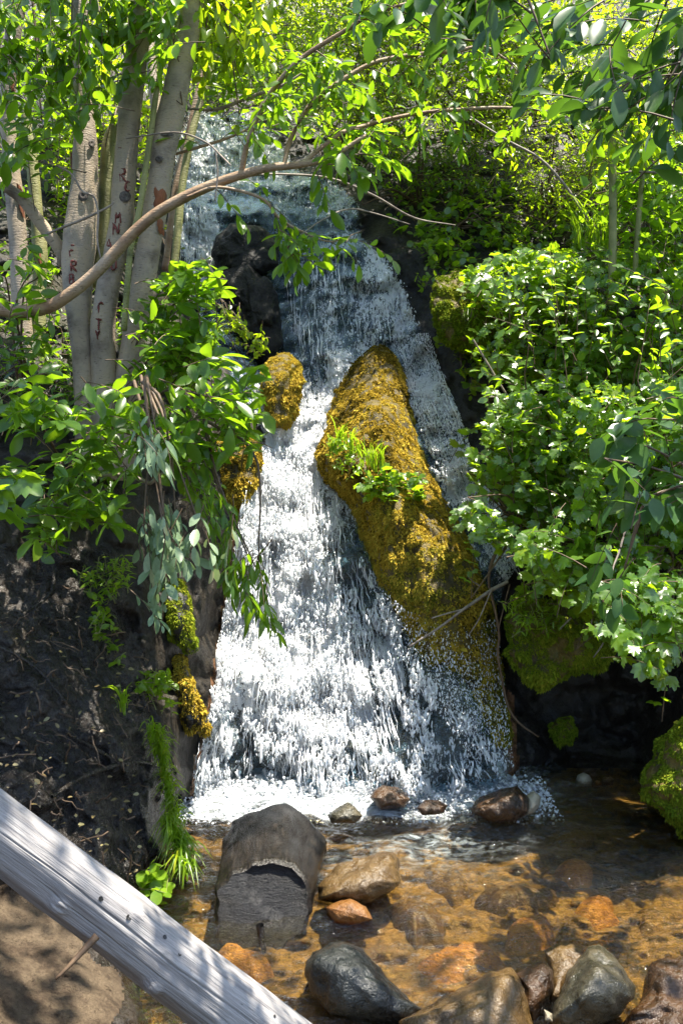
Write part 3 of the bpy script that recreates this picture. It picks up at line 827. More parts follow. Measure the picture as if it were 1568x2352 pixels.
rock('stone', 'small blue white stone chip at the foot of the rusty brown boulder', 'stone',
     [(1248, 2318), (1268, 2328), (1269, 2348), (1250, 2346)], 2.5, 0.02, 0.03, 'rock_pale', None, 0.03, 19, 0.004)


def bed_stone(label, outline, top, mat, seed):
    """stone lying in the water, its outline measured on the level of its top"""
    o = resample(outline, 64); c = o.mean(0)
    o = o + fbm(np.stack([o[:, 0] / 45, o[:, 1] / 30, np.full(64, seed)], -1), 3, seed)[:, None] * (o - c) * 0.32
    r = np.linspace(0, 1, 14)
    q = c + (o - c)[None] * r[:, None, None]
    v = P(q[..., 0], q[..., 1], Dz(q[..., 0], q[..., 1], top - 0.02))
    z = top - 0.14 * (1 - np.sqrt(np.maximum(1 - r ** 2.6, 0)))
    v[..., 2] = z[:, None] + fbm(v * 8, 4, seed) * 0.028
    mb = MB(); mb.add(v.reshape(-1, 3), grid_faces(14, 64, True)[:, ::-1])
    bv = v[-1:].copy(); bv[..., 2] -= 0.03
    o_ = mb.build('submerged_stone', M[mat]); tag(o_, label, 'stone', 'stones lying under the water of the stream')


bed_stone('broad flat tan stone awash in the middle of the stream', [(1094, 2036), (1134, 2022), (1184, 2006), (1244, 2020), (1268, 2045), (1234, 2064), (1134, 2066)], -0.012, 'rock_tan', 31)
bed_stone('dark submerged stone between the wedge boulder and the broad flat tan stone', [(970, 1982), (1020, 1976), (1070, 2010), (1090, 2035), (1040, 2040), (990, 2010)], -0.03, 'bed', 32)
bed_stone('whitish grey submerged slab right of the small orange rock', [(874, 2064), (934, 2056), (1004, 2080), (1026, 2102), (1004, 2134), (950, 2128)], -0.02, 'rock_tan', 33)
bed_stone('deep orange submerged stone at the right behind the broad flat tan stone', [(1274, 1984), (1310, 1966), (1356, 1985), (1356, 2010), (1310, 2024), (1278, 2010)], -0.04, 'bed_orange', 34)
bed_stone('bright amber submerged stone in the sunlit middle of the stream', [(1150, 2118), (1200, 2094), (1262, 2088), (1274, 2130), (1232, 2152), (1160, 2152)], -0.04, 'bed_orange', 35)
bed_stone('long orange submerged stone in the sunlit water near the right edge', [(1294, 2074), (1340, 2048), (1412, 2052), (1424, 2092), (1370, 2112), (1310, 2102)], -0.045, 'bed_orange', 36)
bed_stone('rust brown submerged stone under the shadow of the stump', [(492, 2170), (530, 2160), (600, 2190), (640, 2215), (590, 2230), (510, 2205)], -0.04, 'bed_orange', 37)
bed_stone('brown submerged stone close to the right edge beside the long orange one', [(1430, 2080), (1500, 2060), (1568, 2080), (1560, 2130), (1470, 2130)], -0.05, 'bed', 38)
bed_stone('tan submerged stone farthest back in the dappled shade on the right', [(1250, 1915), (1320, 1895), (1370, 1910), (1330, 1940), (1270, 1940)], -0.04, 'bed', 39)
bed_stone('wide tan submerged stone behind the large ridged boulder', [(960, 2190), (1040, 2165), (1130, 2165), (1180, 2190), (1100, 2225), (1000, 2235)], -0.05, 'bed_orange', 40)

# dark and mossy rocks of the cliff
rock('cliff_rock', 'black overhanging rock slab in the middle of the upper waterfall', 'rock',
     [(485, 590), (500, 545), (530, 515), (600, 520), (640, 560), (640, 610), (600, 625), (560, 640), (500, 625)], 6.75, 0.22, 0.3, 'rock_black_shade', None, 0.2, 41, 0.06)
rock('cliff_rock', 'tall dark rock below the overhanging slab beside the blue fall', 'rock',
     [(500, 630), (570, 610), (620, 650), (640, 720), (648, 790), (620, 835), (575, 815), (530, 740)], 6.45, 0.2, 0.35, 'rock_black_shade', None, 0.25, 42, 0.08)


def ridge():
    """the long golden moss ridge that splits the fall"""
    left = resample([(862, 795), (835, 812), (798, 845), (770, 885), (752, 945), (733, 995), (718, 1045), (740, 1100), (795, 1150), (822, 1225), (855, 1310), (900, 1390), (935, 1460), (965, 1520), (1005, 1570), (1080, 1640), (1130, 1720)], 90, False)
    right = resample([(872, 793), (905, 812), (925, 855), (940, 930), (962, 1015), (1005, 1120), (1060, 1215), (1105, 1320), (1140, 1390), (1135, 1440), (1150, 1520), (1160, 1600), (1180, 1720)], 90, False)
    u = np.linspace(0, 1, 44)
    q = left[:, None] * (1 - u)[None, :, None] + right[:, None] * u[None, :, None]
    t = np.linspace(0, 1, 90)[:, None]
    dome = np.sin(np.pi * u)[None, :] ** 0.7
    bul = np.interp(t, [0, 0.1, 0.3, 0.6, 0.85, 1], [0.10, 0.28, 0.40, 0.30, 0.14, 0.05])
    d = TD0(q[..., 0], q[..., 1]) + 0.02 + 0.13 * np.clip((t - 0.62) / 0.25, 0, 1) - (0.14 + bul) * dome ** 0.7
    v = P(q[..., 0], q[..., 1], d)
    groove = fbm(v * A(7, 2, 1.6), 4, 71); lump = fbm(v * 7, 4, 72)
    d = d - (groove * 0.11 + lump * 0.05) * dome
    v = P(q[..., 0], q[..., 1], d)
    base = v[-1].mean(0)
    th = thing('mossy_rock', 'long golden moss covered rock ridge splitting the waterfall in two', 'mossy rock', base, 'moss covered rocks beside the waterfall')
    mb = MB(); mb.add(v.reshape(-1, 3), grid_faces(90, 44)); mb.build('rock', M['rock_moss'], th)
    mm = MB()
    mask = np.ones((89, 43)); mask *= np.clip(1.2 - t[:-1] * 0.8, 0.15, 1) * np.clip(0.85 + fbm(v[:-1, :-1] * A(5, 3, 3), 3, 75) * 0.8, 0.15, 1)
    fuzz(np.random.default_rng(8), mm, v, 330000, 0.0068, mask, bias=np.clip(t[:-1] * 0.75 - 0.28 + 0.35 * fbm(v[:-1, :-1] * 4, 3, 79), -0.5, 0.6))
    k = mm.build('moss', M['moss_gold'], th); k['kind'] = 'stuff'
    return v


RIDGE = ridge()
GM = 'moss covered rocks beside the waterfall'
rock('mossy_rock', 'knob of golden moss left of the narrow chute in mid fall', 'mossy rock', [(604, 860), (618, 825), (650, 812), (688, 835), (692, 880), (682, 940), (662, 985), (622, 980), (606, 915)], 5.95, 0.15, 0.2, 'rock_moss', GM, 0.2, 43, 0.03, moss='moss_gold', nm=9000)
rock('mossy_rock', 'squat orange moss rock left of the ledge where water gathers', 'mossy rock', [(488, 1005), (540, 985), (592, 990), (600, 1060), (590, 1110), (560, 1170), (520, 1185), (495, 1130)], 5.35, 0.16, 0.3, 'rock_moss', GM, 0.2, 44, 0.04, moss='moss_gold', nm=9000)
rock('mossy_rock', 'rock with dark green moss right of the upper waterfall', 'mossy rock', [(1000, 640), (1050, 622), (1110, 670), (1145, 750), (1120, 805), (1060, 812), (1010, 765), (992, 700)], 5.85, 0.18, 0.3, 'rock_moss', GM, 0.15, 45, 0.05, moss='moss_green', nm=14000)
rock('mossy_rock', 'overhanging lip of green moss above the dark hollow on the right', 'mossy rock', [(1160, 1420), (1200, 1385), (1280, 1380), (1360, 1420), (1410, 1490), (1392, 1535), (1310, 1548), (1250, 1585), (1205, 1570), (1168, 1500)], 4.75, 0.2, 0.35, 'rock_moss', GM, 0.12, 46, 0.05, moss='moss_green', nm=20000)
rock('mossy_rock', 'bright yellow green moss mound at the right edge by the pool', 'mossy rock', [(1476, 1800), (1490, 1755), (1520, 1700), (1568, 1652), (1640, 1630), (1690, 1760), (1680, 1940), (1590, 1935), (1550, 1900), (1515, 1860), (1482, 1830)], 4.0, 0.2, 0.4, 'rock_moss', GM, 0.1, 47, 0.05, moss='moss_green', nm=22000)
rock('mossy_rock', 'small round cushion of moss inside the dark hollow', 'mossy rock', [(1262, 1670), (1280, 1648), (1312, 1645), (1325, 1680), (1312, 1705), (1275, 1705)], 5.0, 0.08, 0.15, 'rock_moss', GM, 0.05, 48, 0.02, moss='moss_green', nm=4000)
rock('mossy_rock', 'upper moss edged rock on the left side of the lower fall', 'mossy rock', [(375, 1350), (410, 1325), (432, 1370), (440, 1430), (455, 1490), (430, 1500), (395, 1470), (380, 1410)], 4.3, 0.12, 0.2, 'rock_black', GM, 0.1, 49, 0.03, moss='moss_green', nm=3500)
rock('mossy_rock', 'lower moss edged rock hanging over the left foot of the waterfall', 'mossy rock', [(390, 1520), (418, 1500), (432, 1540), (450, 1590), (480, 1650), (476, 1690), (430, 1685), (395, 1620)], 4.3, 0.12, 0.2, 'rock_black', GM, 0.1, 50, 0.03, moss='moss_gold', nm=3500)

# ------------------------------------------------------------------ cut stump in the water and the fallen log
def stump():
    a = P(600, 2085, 3.22); b = P(628, 1955, 3.86)
    ax = norm(b - a); L = np.linalg.norm(b - a)
    s = norm(np.cross(ax, A(0, 0, 1))); u = np.cross(s, ax)
    K, R = 72, 40
    th = np.arange(K) / K * 2 * np.pi
    base = a.copy(); base[2] = -0.1
    T = thing('cut_stump', 'big charred log end standing in the stream below the waterfall', 'stump', base)
    t = np.linspace(-0.02, 1.12, R)
    rad = np.interp(t, [-0.02, 0, 0.5, 0.9, 1.05, 1.12], [0.155, 0.168, 0.195, 0.22, 0.19, 0.02])
    c = a + ax * (t * L)[:, None]
    dirs = s * np.cos(th)[:, None] + u * np.sin(th)[:, None]
    prof = 1 + 0.05 * np.sin(th * 2 + 0.6) + 0.03 * np.sin(th * 5 + 1)
    v = c[:, None] + dirs[None] * (rad[:, None] * prof)[..., None] + ax * (0.05 * np.clip(1 - t, 0, 1)[:, None] * np.sin(th)[None])[..., None]
    q = np.stack([np.cos(th)[None] * 2.2 + t[:, None] * 0, np.sin(th)[None] * 2.2 + t[:, None] * 0, np.repeat(t[:, None] * 1.6, K, 1)], -1)
    v = v + dirs[None] * (fbm(q * A(1.2, 1.2, 1), 4, 81) * 0.022)[..., None]
    mb = MB(); mb.add(v.reshape(-1, 3), grid_faces(R, K, True))
    mb.build('trunk', mat_wood('wet_grey_wood', (0.013, 0.011, 0.0095), (0.035, 0.027, 0.02), (0.005, 0.0045, 0.004), 0.27, ax), T)
    # hollowed, cracked, charred end
    r = np.linspace(0, 1, 26)
    w2 = v[0][None] * r[:, None, None] + a[None, None] * (1 - r)[:, None, None]
    qq = w2 * 9
    e = (w2 - a) @ (0.75 * s + 0.66 * u) + 0.02 * fbm(w2 * 14, 3, 84)
    dep = fbm(qq * A(1, 1, 0.5), 4, 83) * 0.010 + 0.030 / (1 + np.exp(-(e - 0.02) / 0.004)) - 0.03 * (1 - r ** 2)[:, None]
    w2 = w2 + ax * (dep * (1 - r ** 5)[:, None])[..., None]
    mb = MB(); mb.add(w2.reshape(-1, 3), grid_faces(26, K, True)[:, ::-1])
    mb.build('cut_face', mat_rock('charred_wood', [(0.003, 0.003, 0.004), (0.007, 0.0075, 0.010), (0.018, 0.018, 0.021)], (0.25, 0.5), 7, 1.0, 0.6, (1, 1, 3)), T)
    pth = smooth_path([P(597, 2125, 3.12), P(600, 2150, 3.12), P(607, 2190, 3.1)], 8)
    mb = MB(); tubes(mb, pth, np.linspace(0.016, 0.009, 8), 7); mb.build('broken_root', M['rock_black'], T)


stump()


def log():
    a = P(-420, 1605, 1.82); b = P(930, 2617, 2.62)
    ax = norm(b - a); L = np.linalg.norm(b - a)
    s = norm(np.cross(ax, A(0, 0, 1))); u = np.cross(s, ax)
    K, R = 260, 240
    th = np.arange(K) / K * 2 * np.pi; t = np.linspace(0, 1, R)
    rad = np.interp(t, [0, 0.25, 0.75, 1], [0.064, 0.072, 0.096, 0.10])
    c = a + ax * (t * L)[:, None]; c = c + u * (np.sin(t * 5) * 0.006)[:, None]
    dirs = s * np.cos(th)[:, None] + u * np.sin(th)[:, None]
    rr = np.repeat(rad[:, None], K, 1)
    q = np.stack([np.cos(th)[None] + t[:, None] * 0, np.sin(th)[None] + t[:, None] * 0, np.repeat(t[:, None] * L * 1.2, K, 1)], -1)
    rr = rr + fbm(q * 2.2, 3, 91) * 0.005 + fbm(q * A(9, 9, 3), 3, 93) * 0.0014
    T = thing('fallen_log', 'smooth weathered grey log lying across the lower left corner', 'log', c[int(R * 0.75)] - A(0, 0, 0.1))
    cam_dir = norm(EYE - c[R // 2]); ca = math.atan2(cam_dir @ u, cam_dir @ s)
    # long drying cracks, cut into the surface
    def crack(off, t0, t1, depth, wd, wob):
        cen = ca + off + wob * np.sin(t * 23 + off * 9) + wob * fbm(np.stack([t * 14, t * 0 + off, t * 0], -1), 3, 92)
        dth = np.abs((th[None] - cen[:, None] + np.pi) % (2 * np.pi) - np.pi)
        fade = np.clip((t - t0) / 0.03, 0, 1) * np.clip((t1 - t) / 0.03, 0, 1)
        return -depth * np.exp(-(dth / wd) ** 2) * fade[:, None]
    rr = rr + crack(0.02, 0.2, 0.98, 0.007, 0.02, 0.04) + crack(0.62, 0.30, 0.72, 0.005, 0.018, 0.03) + crack(-0.5, 0.28, 0.52, 0.004, 0.018, 0.03) + crack(-0.3, 0.55, 0.9, 0.004, 0.018, 0.03)
    for (tk, ok_, hk) in ((0.487, -0.95, 0.022), (0.60, -0.62, 0.014), (0.68, -0.28, 0.008), (0.41, 0.55, 0.008), (0.47, 0.05, 0.006), (0.33, -0.7, 0.012)):
        dth = ((th[None] - (ca + ok_) + np.pi) % (2 * np.pi) - np.pi) * 0.085; dt = (t[:, None] - tk) * L
        g = np.exp(-(dth ** 2 + dt ** 2) / 0.022 ** 2); rr = rr + g * hk - np.exp(-(dth ** 2 + dt ** 2) / 0.007 ** 2) * hk * 0.8
    v = c[:, None] + dirs[None] * rr[..., None]
    mb = MB(); mb.add(v.reshape(-1, 3), grid_faces(R, K, True)); mb.f.append(np.arange(K)[None, ::-1]); mb.f.append(np.arange(K)[None] + (R - 1) * K)
    wood = mat_wood('weathered_wood', (0.29, 0.275, 0.27), (0.36, 0.345, 0.335), (0.20, 0.185, 0.18), 0.7, ax)
    mb.build('trunk', wood, T)
    # knots: small dark discs set in the surface
    for (tk, ok_, rk) in ((0.455, 0.42, 0.008), (0.485, 0.30, 0.006), (0.40, 0.25, 0.010), (0.70, -0.15, 0.010), (0.65, 0.55, 0.006), (0.36, 0.2, 0.009), (0.62, -0.3, 0.008)):
        i = int(tk * R); ang = ca + ok_
        dv = s * math.cos(ang) + u * math.sin(ang); tv = np.cross(ax, dv)
        j = int(((ang % (2 * np.pi)) / (2 * np.pi)) * K) % K
        cc = c[i] + dv * (rr[i, j] + 0.0015)
        k = np.arange(12) / 12 * 2 * np.pi
        ring = cc + rk * 0.62 * (np.cos(k)[:, None] * ax * 1.3 + np.sin(k)[:, None] * tv)
        mb = MB(); mb.add(np.concatenate([ring, [cc - dv * 0.001]]), np.array([[q_, (q_ + 1) % 12, 12] for q_ in range(12)]))
        mb.build('knot', M['rock_black'], T)
    st = P(175, 2195, 1.98); en = P(128, 2250, 1.95)
    mb = MB(); tubes(mb, smooth_path([st + A(0.04, 0.03, 0.03), (st + en) / 2 + A(0.004, 0, 0), en], 8), np.linspace(0.009, 0.003, 8), 6)
    mb.build('branch_stub', M['twig'], T)


log()

# ------------------------------------------------------------------ leaves
def tmpl_leaf(w=0.21, peak=0.58, fold=0.35, curl=0.16):
    x = A(0, 0.18, 0.42, 0.66, 0.86, 1.0)
    hw = A(0.012, 0.55, 0.93, 1.0, 0.62, 0.0) * w if peak > 0.5 else A(0.012, 0.75, 1.0, 0.8, 0.42, 0.0) * w
    mid = np.stack([x, 0 * x, -curl * x ** 2], -1)
    L = np.stack([x, hw, -curl * x ** 2 + fold * hw], -1); Rr = np.stack([x, -hw, -curl * x ** 2 + fold * hw], -1)
    v = np.concatenate([mid, L[1:5], Rr[1:5]])
    q = []; tr = [(0, 1, 6), (0, 10, 1), (4, 5, 9), (4, 13, 5)]
    for i in range(1, 4):
        q.append((i, i + 1, 6 + i, 5 + i)); q.append((i, 9 + i, 10 + i, i + 1))
    return v, np.array(q), np.array(tr)


def tmpl_lobed():
    ang = np.radians([-150, -118, -92, -70, -52, -38, -24, -12, 0, 12, 24, 38, 52, 70, 92, 118, 150])
    rr = A(0.30, 0.42, 0.40, 0.54, 0.42, 0.60, 0.47, 0.60, 0.66, 0.60, 0.47, 0.60, 0.42, 0.54, 0.40, 0.42, 0.30)
    o = np.stack([0.36 + rr * np.cos(ang), rr * np.sin(ang), 0.10 * np.abs(np.sin(ang * 2.5)) - 0.32 * rr ** 2], -1)
    v = np.concatenate([[(0.05, 0, 0)], [(0.34, 0, 0.02)], o])
    n = len(o)
    tr = [(1, 2 + i, 3 + i) for i in range(n - 1)] + [(1, 0, 2), (1, 2 + n - 1, 0)]
    return v, np.zeros((0, 4), int), np.array(tr)


def tmpl_round():
    k = np.linspace(-2.7, 2.7, 11); o = np.stack([0.5 + 0.5 * np.cos(k), 0.42 * np.sin(k), 0.07 * np.abs(np.sin(k)) - 0.03], -1)
    v = np.concatenate([[(0.0, 0, 0)], [(0.45, 0, -0.02)], o]); n = len(o)
    tr = [(1, 2 + i, 3 + i) for i in range(n - 1)] + [(1, 0, 2), (1, 1 + n, 0)]
    return v, np.zeros((0, 4), int), np.array(tr)


TL = {'obov': tmpl_leaf(0.215, 0.6), 'lance': tmpl_leaf(0.14, 0.4, 0.4, 0.22), 'oval': tmpl_leaf(0.29, 0.4, 0.25, 0.10), 'lobed': tmpl_lobed(), 'round': tmpl_round()}


def leaves(mb, pos, dr, nr, size, rnd, kind):
    v, q, tr = TL[kind]
    x = norm(dr); s = norm(np.cross(nr, x)); z = np.cross(x, s)
    V = pos[:, None] + size[:, None, None] * (v[None, :, 0:1] * x[:, None] + v[None, :, 1:2] * s[:, None] + v[None, :, 2:3] * z[:, None])
    n = len(pos); k = len(v); b = np.arange(n)[:, None, None] * k
    mb.add(V.reshape(-1, 3), (b + tr[None]).reshape(-1, 3), np.repeat(rnd, k))
    if len(q):
        mb.f.append((b + q[None]).reshape(-1, 4) + mb.n - n * k); mb.v.append(np.zeros((0, 3))); mb.a.append(np.zeros(0))


def sprays(rng, mbL, mbT, st, tip, nleaf, size, kind, droop=0.25, tilt=0.45, up=A(0, -0.15, 1.0), arch=0.12, twig_r=0.0025, spread=0.8, t0=0.2):
    n = len(st); L = np.linalg.norm(tip - st, axis=1)
    mid = (st + tip) / 2 + A(0, 0, 1) * (L * arch)[:, None] + rng.normal(0, 0.05, (n, 3)) * L[:, None]
    def bz(t): return st[:, None] * ((1 - t) ** 2)[..., None] + 2 * mid[:, None] * ((1 - t) * t)[..., None] + tip[:, None] * (t ** 2)[..., None]
    def bt(t): return 2 * (mid - st)[:, None] * (1 - t)[..., None] + 2 * (tip - mid)[:, None] * t[..., None]
    tk = np.repeat(np.linspace(0, 1, 6)[None], n, 0)
    if mbT is not None: tubes(mbT, bz(tk), np.linspace(1, 0.35, 6)[None] * twig_r * np.ones((n, 1)), 4)
    t = np.linspace(t0, 1, nleaf)[None] + rng.normal(0, 0.02, (n, nleaf)); t = np.clip(t, 0, 1)
    p = bz(t); tg = norm(bt(t))
    upv = norm(up + rng.normal(0, tilt, (n, nleaf, 3)))
    s = norm(np.cross(tg, upv))
    sg = np.where(np.arange(nleaf) % 2 == 0, 1, -1)[None, :, None] * np.ones((n, 1, 1))
    sp = np.full((n, nleaf, 1), spread); sp[:, -1] = 0.1
    dr = tg * 0.6 + s * sg * sp + A(0, 0, -droop) + rng.normal(0, 0.22, (n, nleaf, 3))
    sz = size * np.minimum(np.exp(rng.normal(0, 0.32, (n, nleaf))), 1.4) * (1 - 0.25 * np.abs(t - 0.6))
    br = np.clip(rng.normal(0.5, 0.2, (n, nleaf)) + rng.normal(0, 0.12, (n, 1)), 0, 0.99)
    leaves(mbL, p.reshape(-1, 3), dr.reshape(-1, 3), upv.reshape(-1, 3), sz.ravel(), br.ravel(), kind)


def plant(name, label, cat, base, poly, dr, nspray, tl, nleaf, size, kind, mat, seed, group=None, stems=8, stem_r=0.008, stem_mat='twig', off=A(0, 0, 0), lean=0.6, follow=None, foliage='foliage', **kw):
    """shrub rooted at base; its sprays fill the volume seen inside poly between the distances dr"""
    rng = np.random.default_rng(seed)
    q = sample_poly(rng, poly, nspray)
    d = rng.uniform(dr[0], dr[1], nspray)
    if follow is not None: d = TD0(q[:, 0], q[:, 1]) - follow[0] - rng.uniform(0, follow[1], nspray)
    tip = P(q[:, 0], q[:, 1], d)
    B = np.asarray(base, float)
    dv = norm(norm(tip - B) * lean + rng.normal(0, 0.45, (nspray, 3)) + off)
    ln = tl * rng.uniform(0.7, 1.3, nspray)
    st = tip - dv * ln[:, None]
    T = thing(name, label, cat, B, group)
    mL, mT = MB(), MB()
    sprays(rng, mL, mT, st, tip, nleaf, size, kind, **kw)
    idx = rng.choice(nspray, min(stems, nspray), replace=False)
    for i in idx:
        e = st[i]; m = B * 0.45 + e * 0.55 + rng.normal(0, 0.06, 3) * np.linalg.norm(e - B) + A(0, 0, 0.08)
        pth = smooth_path([B + rng.normal(0, 0.02, 3), m, e], 12)
        tubes(mT, pth, np.linspace(stem_r, stem_r * 0.35, 12), 6)
    mT.build('stems', M[stem_mat], T)
    mL.build(foliage, M[mat], T)
    if name == 'ground_cover': T['kind'] = 'stuff'
    return T


def blades(rng, mb, base, h, n, w, lean=0.5, dirv=A(0, -0.3, 0.0)):
    """arching grass blades from the base points"""
    b = base[rng.integers(0, len(base), n)] + rng.normal(0, 0.012, (n, 3))
    az = rng.uniform(0, 2 * np.pi, n); o = np.stack([np.cos(az), np.sin(az), 0 * az], -1) * lean + dirv
    L = h * rng.uniform(0.5, 1.25, n)
    t = np.linspace(0, 1, 5)
    c = b[:, None] + (A(0, 0, 1) * (t - 0.45 * t ** 2.2)[None, :, None] + o[:, None] * (t ** 1.8)[None, :, None]) * L[:, None, None]
    s = norm(np.cross(o + 1e-3, A(0, 0, 1)) + rng.normal(0, 0.3, (n, 3)))
    wd = w * A(0.8, 1, 0.85, 0.55, 0.05)[None, :, None]
    V = np.stack([c - s[:, None] * wd, c + s[:, None] * wd], 2)
    f = np.array([(2 * i, 2 * i + 1, 2 * i + 3, 2 * i + 2) for i in range(4)])
    F = (np.arange(n)[:, None, None] * 10 + f[None]).reshape(-1, 4)
    mb.add(V.reshape(-1, 3), F, np.repeat(np.clip(rng.normal(0.5, 0.25, n), 0, 1), 10))


def grass(name, label, pts, h, n, w, seed, group=None, lean=0.5, dirv=A(0, -0.3, 0)):
    rng = np.random.default_rng(seed); pts = np.asarray(pts, float)
    if len(pts) > 1: pts = smooth_path(pts, 30)
    mb = MB(); blades(rng, mb, pts, h, n, w, lean, dirv)
    return tag(mb.build(name, M['grass']), label, 'grass', group)


# ------------------------------------------------------------------ the clump of trees on the left
def trunk_path(pts, d, d1=None):
    pts = np.asarray(pts, float); n = len(pts)
    dd = np.linspace(d if d1 is None else d1, d, n)
    w_ = P(pts[:, 0], pts[:, 1], dd)
    return np.concatenate([w_, px_size(pts[:, 2:3] / 2, dd[:, None])], 1)


def strokes(ch):
    S = {'F': [[(0, 0), (0, 1)], [(0, 1), (.7, 1)], [(0, .55), (.5, .55)]], 'R': [[(0, 0), (0, 1)], [(0, 1), (.6, .95), (.6, .6), (0, .5)], [(.1, .5), (.7, 0)]],
         'A': [[(0, 0), (.35, 1), (.7, 0)], [(.12, .4), (.58, .4)]], 'B': [[(0, 0), (0, 1)], [(0, 1), (.5, .95), (.5, .58), (0, .52)], [(0, .52), (.6, .45), (.6, .05), (0, 0)]],
         'M': [[(0, 0), (.1, 1), (.38, .4), (.66, 1), (.76, 0)]], 'N': [[(0, 0), (0, 1), (.6, 0), (.6, 1)]], 'U': [[(0, 1), (.05, .1), (.35, 0), (.6, .1), (.6, 1)]],
         'T': [[(.35, 0), (.35, 1)], [(0, 1), (.7, .9)]], 'Y': [[(.3, 0), (.3, .5), (0, 1)], [(.3, .5), (.65, .95)]], 'I': [[(.2, 0), (.2, 1)]], 'r': [[(.1, 0), (.1, .8), (.5, 1), (.7, .8)]],
         'C': [[(.65, .9), (.3, 1), (0, .6), (.05, .2), (.35, 0), (.6, .12)]]}
    return S[ch]


def make_trunk(T, pts, d, d1, mat, letters=(), wounds=(), scars=()):
    tp = trunk_path(pts, d, d1)
    n = 70
    sp = smooth_path(tp, n)
    path, rad = sp[:, :3], sp[:, 3]
    K = 28; mb = MB()
    th = np.arange(K) / K * 2 * np.pi
    tg = norm(np.gradient(path, axis=0)); s = norm(np.cross(tg, A(0, 1, 0.01))); u = np.cross(s, tg)
    dirs = s[:, None] * np.cos(th)[None, :, None] + u[:, None] * np.sin(th)[None, :, None]
    v = path[:, None] + dirs * rad[:, None, None]
    v = v + dirs * (fbm(v * A(14, 14, 5), 3, int(pts[0][0])) * 0.11 * rad[:, None])[..., None]
    mb.add(v.reshape(-1, 3), grid_faces(n, K, True)); mb.f.append(np.arange(K)[None]); mb.f.append(np.arange(K)[None] + (n - 1) * K)
    tk = mb.build('trunk', M[mat], T)

    def surf(px, py, lift=0.0):
        px = np.asarray(px, float); py = np.asarray(py, float)
        # trunk axis at that height
        r = ray(px, py); z = EYE[2] + r[..., 2] / r[..., 1] * path[:, 1].mean()
        o = np.argsort(path[:, 2])
        cx = np.interp(z, path[o, 2], path[o, 0]); cy = np.interp(z, path[o, 2], path[o, 1]); cr = np.interp(z, path[o, 2], rad[o])
        x = r[..., 0] / r[..., 1] * cy
        dx = np.clip(x - cx, -cr * 0.98, cr * 0.98)
        return P(px, py, cy - np.sqrt(cr ** 2 - dx ** 2) * 1.02 - lift)

    def holder(name, m):
        mb.build(name, m)
    rng = np.random.default_rng(int(pts[0][0]) + 5)
    for ch, x, y, h, wd in letters:
        mb = MB()
        for st in strokes(ch):
            st = np.asarray(st, float)
            q = np.stack([x + (st[:, 0] - 0.35) * wd, y - (st[:, 1] - 0.5) * h], -1)
            q = resample(q, 14, False) + rng.normal(0, 0.35, (14, 2))
            tubes(mb, surf(q[:, 0], q[:, 1], 0.0045), np.interp(np.linspace(0, 1, 14), [0, .5, 1], [0.003, 0.0055, 0.003]) * rng.uniform(0.7, 1.3, 14), 6)
        lo = mb.build('carved_letter', M['carving'], T); lo.parent = tk
    for poly in wounds:
        lo_, hi_ = np.asarray(poly, float).min(0), np.asarray(poly, float).max(0)
        o = resample(poly, 40); c = o.mean(0); r = np.linspace(0, 1, 8)
        q = c + (o - c)[None] * r[:, None, None]
        an = np.arange(40) / 40 * 2 * np.pi; q = c + (q - c) * (0.9 + 0.35 * fbm(np.stack([np.cos(an) * 2.2, np.sin(an) * 2.2, an * 0 + c[1]], -1), 3, 3))[None, :, None]
        v = surf(q[..., 0], q[..., 1], 0.003); v = v + A(0, -0.006, 0) * (1 - r ** 2)[:, None, None]
        mb = MB(); mb.add(v.reshape(-1, 3), grid_faces(8, 40, True)[:, ::-1])
        wo_ = mb.build('bark_wound', M['wound'], T); wo_.parent = tk
    for (x, y, a, b) in scars:
        k = np.arange(24) / 24 * 2 * np.pi; r = np.linspace(0, 1, 6)
        q = np.stack([x + r[:, None] * a * np.cos(k)[None], y + r[:, None] * b * np.sin(k)[None]], -1)
        v = surf(q[..., 0], q[..., 1], 0.0); v = v + A(0, -1, 0) * (0.005 * np.sin(r * 3.0) + 0.003)[:, None, None]
        mb = MB(); mb.add(v.reshape(-1, 3), grid_faces(6, 24, True)[:, ::-1])
        sc_ = mb.build('branch_scar', M['bark_scar'], T); sc_.parent = tk
    return path


def crown(T, rng_seed, poly, dr, nspray, tl, nleaf, size, kind, mat, base, stems=5, **kw):
    rng = np.random.default_rng(rng_seed)
    q = sample_poly(rng, poly, nspray); tip = P(q[:, 0], q[:, 1], rng.uniform(dr[0], dr[1], nspray))
    B = np.asarray(base, float)
    dv = norm(norm(tip - B) * 0.6 + rng.normal(0, 0.45, (nspray, 3)))
    st = tip - dv * (tl * rng.uniform(0.7, 1.3, nspray))[:, None]
    mL, mT = MB(), MB()
    sprays(rng, mL, mT, st, tip, nleaf, size, kind, **kw)
    for i in rng.choice(nspray, stems, replace=False):
        e = st[i]; pth = smooth_path([B, B * 0.5 + e * 0.5 + A(0, 0, 0.12), e], 10)
        tubes(mT, pth, np.linspace(0.009, 0.003, 10), 6)
    mT.build('branches', M['twig'], T); mL.build('foliage', M[mat], T)


